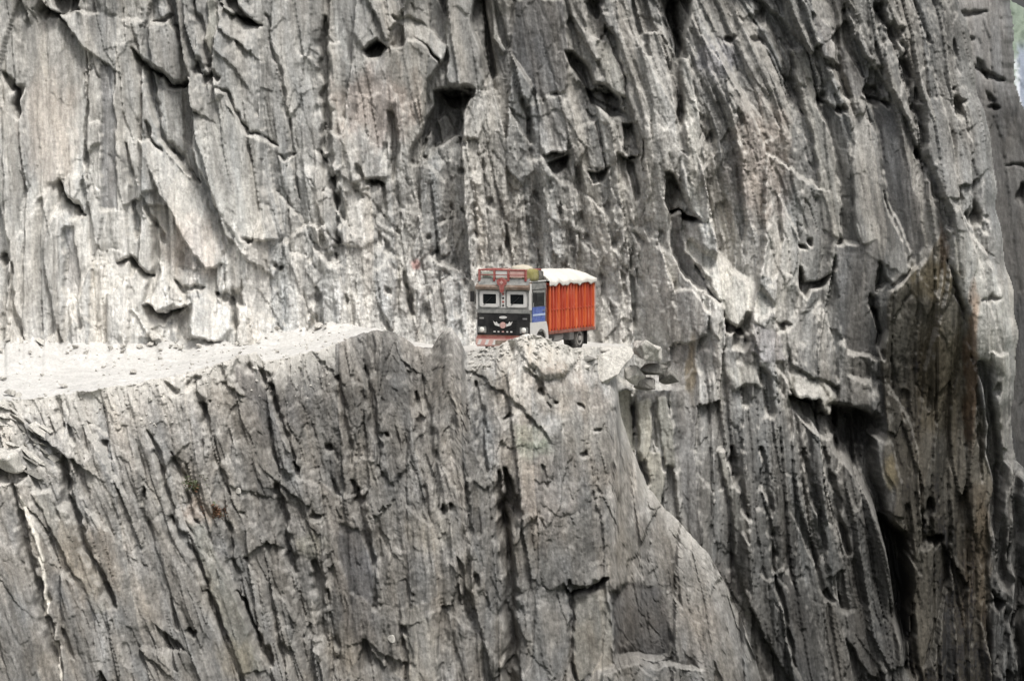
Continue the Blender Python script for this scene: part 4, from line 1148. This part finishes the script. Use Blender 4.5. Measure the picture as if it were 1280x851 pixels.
for s_ in (-1, 1):
    hl = MB().box(3.21, 3.26, s_ * .95 - .20, s_ * .95 + .20, .90, 1.18, .05).build("headlight", M['cream'], tk)
    MB().lathe([(.11, 0), (.115, .02), (.06, .045), (.01, .05)], 0, 18).build("lens", M['lamp'], hl, True)
    ln = hl.children[0]; ln.rotation_euler = (0, 0, -math.pi / 2); ln.location = (3.255, s_ * .95, 1.04)
    MB().box(3.21, 3.235, s_ * .98 - .10, s_ * .98 + .10, 1.48, 1.55, .01).build("marker_lamp", M['steel'], tk)
# bumper
bp = MB().box(3.16, 3.34, -1.22, 1.22, .36, .76, .05).build("bumper", M['pink'], tk)
MB().box(3.335, 3.352, -1.15, 1.15, .70, .745).build("stripe", M['red'], bp)
MB().box(3.335, 3.352, -.30, .30, .44, .62).build("number_plate", M['brown'], bp)
for k in range(7):
    y_ = -1.02 + k * .34
    if abs(y_) < .32: continue
    MB().prism([(y_ - .11, .43), (y_ + .02, .43), (y_ + .11, .64), (y_ - .02, .64)], 3.338, 3.350).build("bumper_mark", M['white'], bp)
MB().box(3.15, 3.30, -1.15, 1.15, .76, .82).build("bumper_step", M['rust'], tk)
# visor and crown above the windscreen
MB().prism_y([(3.02, 2.72), (3.34, 2.70), (3.36, 2.80), (3.10, 3.05), (3.0, 3.05)], -1.21, 1.21).build("visor", M['brown'], tk)
MB().prism_y([(3.06, 2.98), (3.22, 2.86), (3.27, 2.88), (3.12, 3.16), (3.04, 3.16)], -1.12, 1.16).build("crown_board", M['cream'], tk)
em = MB().prism([(0, 3.20), (-.24, 3.10), (-.20, 2.92), (-.11, 2.84), (-.08, 2.62), (0, 2.56), (.08, 2.62), (.11, 2.84), (.20, 2.92), (.24, 3.10)], 3.33, 3.375).build("crest_board", M['red'], tk)
MB().prism([(0, 3.08), (-.09, 3.0), (0, 2.92), (.09, 3.0)], 3.374, 3.39).build("crest_diamond", M['pink'], em)
# roof rack
rk = MB()
for s_ in (-1.1, 1.0):
    rk.cyl((1.75, s_, 3.5), (3.18, s_, 3.5), .03, 8)
rk.cyl((3.18, -1.1, 3.5), (3.18, 1.0, 3.5), .035, 8).cyl((3.18, -1.1, 3.3), (3.18, 1.0, 3.3), .02, 8).cyl((1.75, -1.1, 3.5), (1.75, 1.0, 3.5), .03, 8)
rko = rk.build("roof_rack", M['red'], tk)
for y_ in (-1.1, -.42, .22, 1.0):
    MB().box(3.145, 3.215, y_ - .04, y_ + .04, 3.05, 3.53).build("post", M['red'], rko)
for y_ in (-1.1, 1.0):
    MB().box(1.72, 1.78, y_ - .03, y_ + .03, 3.05, 3.53).build("post", M['red'], rko)
for (a_, b_, mm) in ((-.36, .16, 'white'), (.27, .94, 'pink')):
    MB().box(3.165, 3.19, a_, b_, 3.20, 3.47, .01).build("board", M[mm], rko)
# door on the visible side and the other one
for s_ in (-1, 1):
    y0 = s_ * 1.18
    dr = MB().box(1.72, 2.96, min(y0, y0 + s_ * .03), max(y0, y0 + s_ * .03), 1.36, 1.98, .01).build("door", M['blue'], tk)
    yy = y0 + s_ * .03
    MB().box(1.80, 2.86, min(y0, yy), max(y0, yy), 2.02, 2.56, .01).build("window", M['glass'], dr)
    fr = MB()
    fr.box(1.72, 2.96, min(y0, yy + s_ * .012), max(y0, yy + s_ * .012), 2.56, 2.66).box(1.72, 1.80, min(y0, yy + s_ * .01), max(y0, yy + s_ * .01), 2.0, 2.56).box(2.86, 2.96, min(y0, yy + s_ * .01), max(y0, yy + s_ * .01), 2.0, 2.56)
    fr.build("window_frame", M['cream'], dr)
    MB().box(1.74, 2.94, min(yy, yy + s_ * .012), max(yy, yy + s_ * .012), 1.62, 1.70).build("trim", M['pale_blue'], dr)
    MB().box(1.84, 1.98, min(yy, yy + s_ * .04), max(yy, yy + s_ * .04), 1.80, 1.84).build("handle", M['steel'], dr)
    MB().box(1.66, 3.05, min(y0, y0 + s_ * .05), max(y0, y0 + s_ * .05), 2.70, 2.95, .015).build("side_board", M['cream'], tk)
    # mudguard: a broad arch over the front wheel
    arc = [(2.15 + .74 * math.cos(a), .52 + .74 * math.sin(a)) for a in np.linspace(math.radians(5), math.radians(175), 14)]
    inn = [(2.15 + .55 * math.cos(a), .52 + .55 * math.sin(a)) for a in np.linspace(math.radians(175), math.radians(5), 14)]
    MB().prism_y([(3.18, .58), (3.18, 1.36), (1.64, 1.36), (1.50, 1.1), (1.40, .58), (1.58, .58)] + inn[::1] + [(2.72, .58)], min(y0 - s_ * .02, y0 + s_ * .05), max(y0 - s_ * .02, y0 + s_ * .05)).build("mudguard", M['white'], tk)
    MB().prism_y(arc[:] + inn[:], min(y0 - s_ * .3, y0 - s_ * .02), max(y0 - s_ * .3, y0 - s_ * .02)).build("wheel_arch", M['chassis'], tk)
    mr = MB().cyl((3.12, s_ * 1.2, 2.5), (3.20, s_ * 1.42, 2.55), .015, 6).build("mirror_arm", M['steel'], tk)
    MB().box(3.18, 3.21, s_ * 1.42 - .09, s_ * 1.42 + .09, 2.18, 2.60, .01).build("mirror", M['black'], mr)

# cargo body
CX0, CX1, CY = -3.2, 1.42, 1.24
MB().box(CX0, CX1, -CY + .06, CY - .06, .90, 1.02).build("floor", M['rust'], tk)
for s_ in (-1, 1):
    # boards of the side, corrugated: thin upright ribs on a sheet, red above, orange below
    for (z0, z1, mt, nm) in ((1.02, 1.80, 'orange', 'lower_side_panel'), (1.80, 2.84, 'orange_red', 'upper_side_panel')):
        pn = MB()
        n_r = 15
        y_in, y_a, y_b = s_ * (CY - .10), s_ * (CY - .065), s_ * (CY - .015)
        L_ = CX1 - CX0
        prev = None
        top_, bot_ = [], []
        for k in range(n_r):
            x0_ = CX0 + .05 + (L_ - .1) * k / n_r; d_ = (L_ - .1) / n_r
            for (xx_, yy_) in ((x0_, y_a), (x0_ + d_ * .2, y_b), (x0_ + d_ * .6, y_b), (x0_ + d_ * .8, y_a)):
                top_.append(pn.bm.verts.new((xx_, yy_, z1 - .004))); bot_.append(pn.bm.verts.new((xx_, yy_, z0)))
        for k in range(len(top_) - 1): pn.bm.faces.new((bot_[k], bot_[k + 1], top_[k + 1], top_[k]))
        ti = [pn.bm.verts.new((CX0 + .05, y_in, z)) for z in (z0, z1 - .004)]; tj = [pn.bm.verts.new((CX1 - .05, y_in, z)) for z in (z0, z1 - .004)]
        pn.bm.faces.new((ti[0], tj[0], tj[1], ti[1]))
        pn.build(nm, M[mt], tk)
    # proud stakes
    for k in range(16):
        x_ = CX0 + .07 + (L_ - .14) * k / 15.
        MB().box(x_ - .045, x_ + .045, min(s_ * (CY - .03), s_ * (CY + .045)), max(s_ * (CY - .03), s_ * (CY + .045)), .92, 2.88, .008).build("stake", M['orange_red' if k % 3 else 'orange'], tk)
    MB().box(CX0, CX1, min(s_ * (CY - .04), s_ * (CY + .02)), max(s_ * (CY - .04), s_ * (CY + .02)), 1.785, 1.845, .006).build("middle_rail", M['orange_red'], tk)
    MB().box(CX0 - .02, CX1 + .02, min(s_ * (CY - .1), s_ * (CY + .06)), max(s_ * (CY - .1), s_ * (CY + .06)), 2.84, 2.93, .01).build("top_rail", M['orange_red'], tk)
    MB().box(CX0 - .02, CX1 + .02, min(s_ * (CY - .12), s_ * (CY + .05)), max(s_ * (CY - .12), s_ * (CY + .05)), .80, .95, .015).build("bottom_beam", M['rust'], tk)
MB().box(CX1 - .06, CX1, -CY + .1, CY - .1, 1.02, 2.95, .01).build("headboard", M['rust'], tk)
MB().box(CX0 - .14, CX0 - .05, CY - .06, CY + .03, .80, 2.80, .02).build("tail_post", M['pink'], tk)
MB().box(CX0, CX0 + .06, -CY + .1, CY - .1, 1.02, 2.84, .01).build("tailgate", M['orange_red'], tk)

# canvas over the load: bulging top with sag between the hoops, hanging over the rails
nx, ny = 60, 44
tv = np.empty((ny, nx, 3))
for j in range(ny):
    q = j / (ny - 1) * 2 - 1
    for i in range(nx):
        p = i / (nx - 1)
        x_ = CX1 + .10 - p * (CX1 - CX0 + .22)
        y_ = np.sign(q) * (CY + .10) * min(1, abs(q) * 1.16) if abs(q) < 1 else np.sign(q) * (CY + .10)
        ed = min(1, abs(q) * 1.16)
        z_ = 2.99 + .47 * (1 - ed ** 3.0) * (1 - .25 * p) * (1 - .75 * max(0, (p - .9) / .1) ** 2) + .03 * math.cos(p * 5 * 2 * math.pi)
        if abs(q) > 1 / 1.16:
            z_ = 2.99 - (abs(q) * 1.16 - 1) / .16 * (.16 + .035 * math.sin(p * 23) + .03 * math.sin(p * 51 + 1)) + .03 * math.cos(p * 5 * 2 * math.pi) * .3
        tv[j, i] = (x_, y_, z_)
tv[..., 2] += .07 * fbm(tv[..., 0] * 1.6, tv[..., 1] * 1.6, 4, 33) + .03 * fbm(tv[..., 0] * 6, tv[..., 1] * 3, 3, 34)
tv[..., 1] += .015 * fbm(tv[..., 0] * 5, tv[..., 2] * 4, 3, 35)
rm = Matrix.Translation(TR_LOC) @ Matrix.Rotation(TR_ROT, 4, 'Z')
tp = grid_mesh("tarpaulin", tv, M['tarp'])
tp.matrix_world = rm
sm_ = tp.modifiers.new("thickness", 'SOLIDIFY'); sm_.thickness = .02
tag(tp, "white canvas sheet stretched over the orange truck's load", "tarpaulin")


def sack(name, loc, size, mat, label, cat, seed, rz=0, group=None):
    b_ = bmesh.new(); bmesh.ops.create_cube(b_, size=1)
    bmesh.ops.subdivide_edges(b_, edges=b_.edges[:], cuts=5, use_grid_fill=True)
    for v in b_.verts:
        c = v.co * 2
        n_v = Vector(c).normalized() * (max(abs(c.x), abs(c.y), abs(c.z)))
        k = c.lerp(n_v, .55)
        nz = float(fbm(np.array([k.x * 1.7 + seed]), np.array([k.y * 1.7 + k.z]), 3, seed)[0])
        k = k * (1 + .22 * nz)
        if k.z < -.75: k.z = -.75
        v.co = (k.x * size[0] / 2, k.y * size[1] / 2, (k.z + .75) * size[2] / 1.75)
    me = bpy.data.meshes.new(name); b_.to_mesh(me); b_.free()
    for p in me.polygons: p.use_smooth = True
    me.materials.append(mat)
    o = bpy.data.objects.new(name, me); col.objects.link(o)
    o.matrix_world = rm @ Matrix.Translation(loc) @ Matrix.Rotation(rz, 4, 'Z')
    tag(o, label, cat, group); return o


sack("sack", (2.75, 1.02, 3.07), (.75, .55, .48), M['olive'], "olive yellow sack on the truck's cab roof beside the red rail", "sack", 3)
sack("bundle", (2.35, .45, 3.07), (1.0, .95, .62), M['sack'], "pale cloth bundle, tallest load in the truck's roof rack", "bundle", 4, .3)
sack("bundle", (2.75, -.85, 3.07), (.65, .55, .34), M['grey_sack'], "small grey green bundle behind the red rack rail of the truck", "bundle", 5, .2)
sack("bundle", (2.25, -.35, 3.07), (.9, .7, .44), M['sack'], "low pale bundle between two others in the truck's roof rack", "bundle", 6, .1)
sack("bundle", (1.90, .95, 3.07), (.42, .45, .40), M['chassis'], "dark bundle wedged between cab roof and canvas of the truck", "bundle", 7, 0)

# ------------------------------------------------------------------ loose rock
def rock_mesh(name, size, seed, mat, n=22, flat=.0, sub=1, rag=.05):
    r = random.Random(seed)
    b_ = bmesh.new()
    for k in range(n):
        v = Vector((r.gauss(0, 1), r.gauss(0, 1), r.gauss(0, 1))).normalized()
        m_x = max(abs(v.x), abs(v.y), abs(v.z))
        v = v.lerp(v / m_x, .6) * r.uniform(.82, 1.0)
        b_.verts.new((v.x * size[0] / 2, v.y * size[1] / 2, v.z * size[2] / 2))
    bmesh.ops.convex_hull(b_, input=b_.verts[:])
    for v in [v for v in b_.verts if not v.link_faces]: b_.verts.remove(v)
    if sub:
        bmesh.ops.bevel(b_, geom=b_.edges[:], offset=min(size) * .03, segments=1, affect='EDGES', clamp_overlap=True)
        bmesh.ops.triangulate(b_, faces=b_.faces[:])
        bmesh.ops.subdivide_edges(b_, edges=b_.edges[:], cuts=sub, use_grid_fill=True)
        ms = min(size)
        for v in b_.verts:
            c = v.co
            nz = float(fbm(np.array([(c.x + c.z) / ms * 1.3 + seed]), np.array([(c.y - c.z) / ms * 1.3]), 3, seed % 40)[0])
            v.co = c + c.normalized() * nz * ms * rag * 2
    me = bpy.data.meshes.new(name); b_.to_mesh(me); b_.free()
    me.materials.append(mat)
    return me


def put(name, me, loc, rot, label, cat, group=None, scale=None):
    o = bpy.data.objects.new(name, me); col.objects.link(o)
    o.location = loc; o.rotation_euler = rot
    if scale: o.scale = scale
    tag(o, label, cat, group); return o


def lower_pt(px, py):
    j = int(round((px + 90) / STEP)); t0 = top[j]
    i = int(round((py - t0) / (940 - t0) * (NB - 1))) + 9
    return VB_[min(max(i, 9), NB + 8), j]


# rocks at the end of the bench beside the truck
big = [
    ("rock_slab", (2.35, 1.5, .55), 3, (764, 455, 146.6), (.75, -.6, .2), M_LOOSE, "big pale slab tilted against the cliff edge behind the truck"),
    ("rock_slab", (2.6, 1.4, .30), 8, (748, 436, 147.9), (.05, .02, .1), M_LOOSE, "long flat pale slab on the cliff edge behind the truck"),
    ("rock", (1.45, 1.7, 1.0), 12, (810, 438, 148.7), (.12, .35, .3), M_LOOSE, "pale angular block on top of the rock stack near the orange truck body"),
    ("rock", (1.35, 1.5, .62), 16, (814, 462, 149.5), (.0, -.06, .2), M_LOOSE_D, "thin grey block in the middle of the rock stack near the truck"),
    ("rock", (1.5, 1.6, .55), 21, (812, 480, 149.3), (.0, .08, .5), M_LOOSE_D, "lowest thin grey block of the rock stack near the truck"),
    ("rock", (.8, 1.0, .85), 25, (794, 468, 149.2), (.3, .2, .8), M_LOOSE, "small pale block leaning on the rock stack near the truck"),
    ("rock", (.9, 1.2, .9), 27, (836, 472, 149.9), (.1, .3, .5), M_LOOSE_D, "grey block wedged between the rock stack and the tall slab"),
    ("rock", (1.3, 1.0, .35), 29, (728, 448, 146.3), (.1, .12, .2), M_LOOSE_D, "grey flat rock jutting from the cliff edge below the truck's rear wheel"),
    ("rock", (1.0, .8, .30), 30, (722, 458, 145.8), (.15, -.08, .5), M_LOOSE, "pale flat rock under the jutting rock below the truck's rear wheel"),
]
for nm, sz, sd, (px, py, yy), rot, mt, lb in big:
    put(nm, rock_mesh(nm, sz, sd, mt, 14, 0, 5, .09), at(px, py, yy), rot, lb, "rock")

# boulder on the left edge
P_ = lower_pt(8, 590)
bo = put("boulder", rock_mesh("boulder", (1.6, 1.4, 1.0), 41, M_LOOSE, 16, 0, 5, .06), (P_[0] + .0, P_[1] - .35, P_[2] + .45), (.1, .1, .2), "large pale boulder lodged on the cliff face below the road", "boulder")
# shards in layers above it
rr = random.Random(5)
sh = [rock_mesh("rock_shard", (1.0, .7, .16), 60 + k, M_LOOSE if k % 3 else M_LOOSE_D, 12, 0, 2, .05) for k in range(5)]
for k in range(34):
    px = rr.uniform(-14, 66); py = 512 + (px * .55) + rr.uniform(-8, 60)
    p = lower_pt(px, py)
    s_ = rr.uniform(.35, 1.1)
    put("rock_shard", sh[k % 5], (p[0], p[1] - .05, p[2]), (rr.uniform(-.2, .3), rr.uniform(.35, .75), rr.uniform(-.4, .4)),
        "thin flat shard among the layered debris at the road's broken edge", "rock", "shards of layered debris at the road edge", (s_, s_, s_ * rr.uniform(.7, 1.5)))
# stones on the road and at the foot of the wall
st = [rock_mesh("stone", (1, .85, .7), 80 + k, M_LOOSE, 14, 0, 1, .05) for k in range(6)]


def road_pt(px, q):
    j = int(np.clip(round((px + 90) / 2.0), 0, len(rx_) - 1)); i = int(q * (NQ - 1))
    return CF[i, j]


for k, (px, q, s_) in enumerate([(4, .45, .38), (12, .14, .55), (22, .13, .40), (78, .22, .42), (165, .35, .40), (52, .55, .25), (130, .62, .28), (240, .3, .25), (200, .7, .3), (300, .25, .22), (345, .4, .3)]):
    p = road_pt(px, q)
    put("stone", st[k % 6], (p[0], p[1], p[2] + s_ * .2), (rr.uniform(-.3, .3), rr.uniform(-.3, .3), rr.uniform(0, 6)), "grey stone lying out on the dusty road surface", "stone", "stones out on the road", (s_, s_, s_ * .8))
for k in range(48):
    px = rr.uniform(-20, 430); q = .80 + rr.random() ** .6 * .14
    s_ = rr.uniform(.12, .42) * (1.6 if rr.random() < .12 else 1)
    p = road_pt(px, q)
    put("stone", st[k % 6], (p[0], p[1], p[2] + s_ * .22), (rr.uniform(-.5, .5), rr.uniform(-.5, .5), rr.uniform(0, 6)), "rubble stone piled along the foot of the wall above the road", "stone", "rubble along the foot of the wall", (s_, s_ * rr.uniform(.7, 1.1), s_ * rr.uniform(.6, 1)))
for k in range(46):
    px = rr.choice([rr.uniform(588, 760), rr.uniform(588, 700), rr.uniform(100, 420)])
    p = lower_pt(px, float(crest_py(px)) + rr.uniform(1, 26))
    s_ = rr.uniform(.10, .34)
    put("stone", st[k % 6], (p[0], p[1] - s_ * .1, p[2] + s_ * .1), (rr.uniform(-.5, .5), rr.uniform(-.5, .5), rr.uniform(0, 6)), "small stone caught on the outer lip of the road", "stone", "stones along the road's outer lip", (s_, s_, s_ * .75))
for (px, py, s_, lb) in ((296, 612, .42, "single white stone resting on the cliff below the road by the green plant"), (488, 796, .55, "lone white stone lodged low on the cliff far below the road")):
    p = lower_pt(px, py)
    put("stone", rock_mesh("white_stone", (1, .8, .6), 97, M_LOOSE, 12, 0, 1, .05), (p[0], p[1] - .08, p[2]), (.2, .4, .3), lb, "stone", None, (s_, s_, s_))


# gravel: too fine to count
def gravel(name, pts, sizes, seed, mat):
    r = np.random.RandomState(seed)
    base_v = np.array([(1, 0, 0), (-1, 0, 0), (0, 1, 0), (0, -1, 0), (0, 0, 1), (0, 0, -1)], float)
    base_f = np.array([(0, 2, 4), (2, 1, 4), (1, 3, 4), (3, 0, 4), (2, 0, 5), (1, 2, 5), (3, 1, 5), (0, 3, 5)])
    n = len(pts)
    v = base_v[None] * (1 + .5 * (r.rand(n, 6, 1) - .5)) + .35 * (r.rand(n, 6, 3) - .5)
    a = r.rand(n) * 6.28
    c, s_ = np.cos(a)[:, None], np.sin(a)[:, None]
    v = np.stack([v[..., 0] * c - v[..., 1] * s_, v[..., 0] * s_ + v[..., 1] * c, v[..., 2] * .7], -1)
    v = v * np.array(sizes)[:, None, None] + np.array(pts)[:, None]
    f = base_f[None] + (np.arange(n) * 6)[:, None, None]
    me = bpy.data.meshes.new(name); me.from_pydata(v.reshape(-1, 3).tolist(), [], f.reshape(-1, 3).tolist()); me.materials.append(mat)
    o = bpy.data.objects.new(name, me); col.objects.link(o); return o


gp_, gs_ = [], []
for k in range(700):
    px = rr.uniform(-60, 440); q = rr.random() ** .55 if rr.random() < .75 else rr.random() * .12
    p = road_pt(px, q * .97); z_ = rr.random() ** 3 * .07 + .012
    gp_.append((p[0] + rr.uniform(-.1, .1), p[1], p[2] + z_ * .3)); gs_.append(z_)
for k in range(420):
    px = rr.uniform(584, 764); py = float(crest_py(px)) + rr.random() ** 1.5 * 34
    if py > 930: continue
    p = lower_pt(px, py); z_ = rr.random() ** 3 * .08 + .012
    gp_.append((p[0], p[1] - z_ * .2, p[2])); gs_.append(z_)
for k in range(600):
    px = rr.uniform(-20, 420); py = float(crest_py(px)) + rr.random() ** 2 * 60
    p = lower_pt(px, py); z_ = rr.random() ** 3 * .08 + .012
    gp_.append((p[0], p[1] - z_ * .2, p[2])); gs_.append(z_)
gv = gravel("gravel", gp_, gs_, 3, M_LOOSE)
tag(gv, "fine pale gravel strewn over the road and its outer lip", "gravel", kind="stuff")

# ------------------------------------------------------------------ plants on the lower face
def plant(name, px, py, rad, n, label, seed, red=.25):
    r = random.Random(seed)
    p = lower_pt(px, py)
    root = empty(name, (p[0], p[1] - .03, p[2] - rad * .4)); tag(root, label, "plant")
    sm2 = MB(); lf = MB(); df = MB()
    for k in range(14):
        a = r.uniform(0, 6.28); e = Vector((math.cos(a) * rad * r.uniform(.4, 1), -abs(math.sin(a)) * rad * .6 - .08, rad * r.uniform(.1, 1.1)))
        sm2.cyl((0, 0, 0), e, .012, 5, .004)
        for q in range(n // 14):
            t = r.uniform(.3, 1.05); c = e * t + Vector((r.gauss(0, .08), r.gauss(0, .06), r.gauss(0, .07)))
            u = Vector((r.gauss(0, 1), r.gauss(0, 1), r.gauss(0, 1))).normalized(); w_ = u.cross(Vector((r.gauss(0, 1), r.gauss(0, 1), r.gauss(0, 1)))).normalized()
            l_ = r.uniform(.035, .075)
            tgt = df if r.random() < red else lf
            vs = [tgt.bm.verts.new(c + d_) for d_ in (-u * l_, w_ * l_ * .45, u * l_, -w_ * l_ * .45)]
            tgt.bm.faces.new(vs)
    sm2.build("stems", M['dry'], root); lf.build("leaves", M['leaf'], root); df.build("dry_leaves", M['dry'], root)


plant("shrub", 245, 606, .6, 330, "low green shrub rooted in a groove of the cliff below the road", 5, .15)
plant("shrub", 270, 640, .55, 300, "small reddish dry shrub just beneath the green one on the cliff", 6, .8)
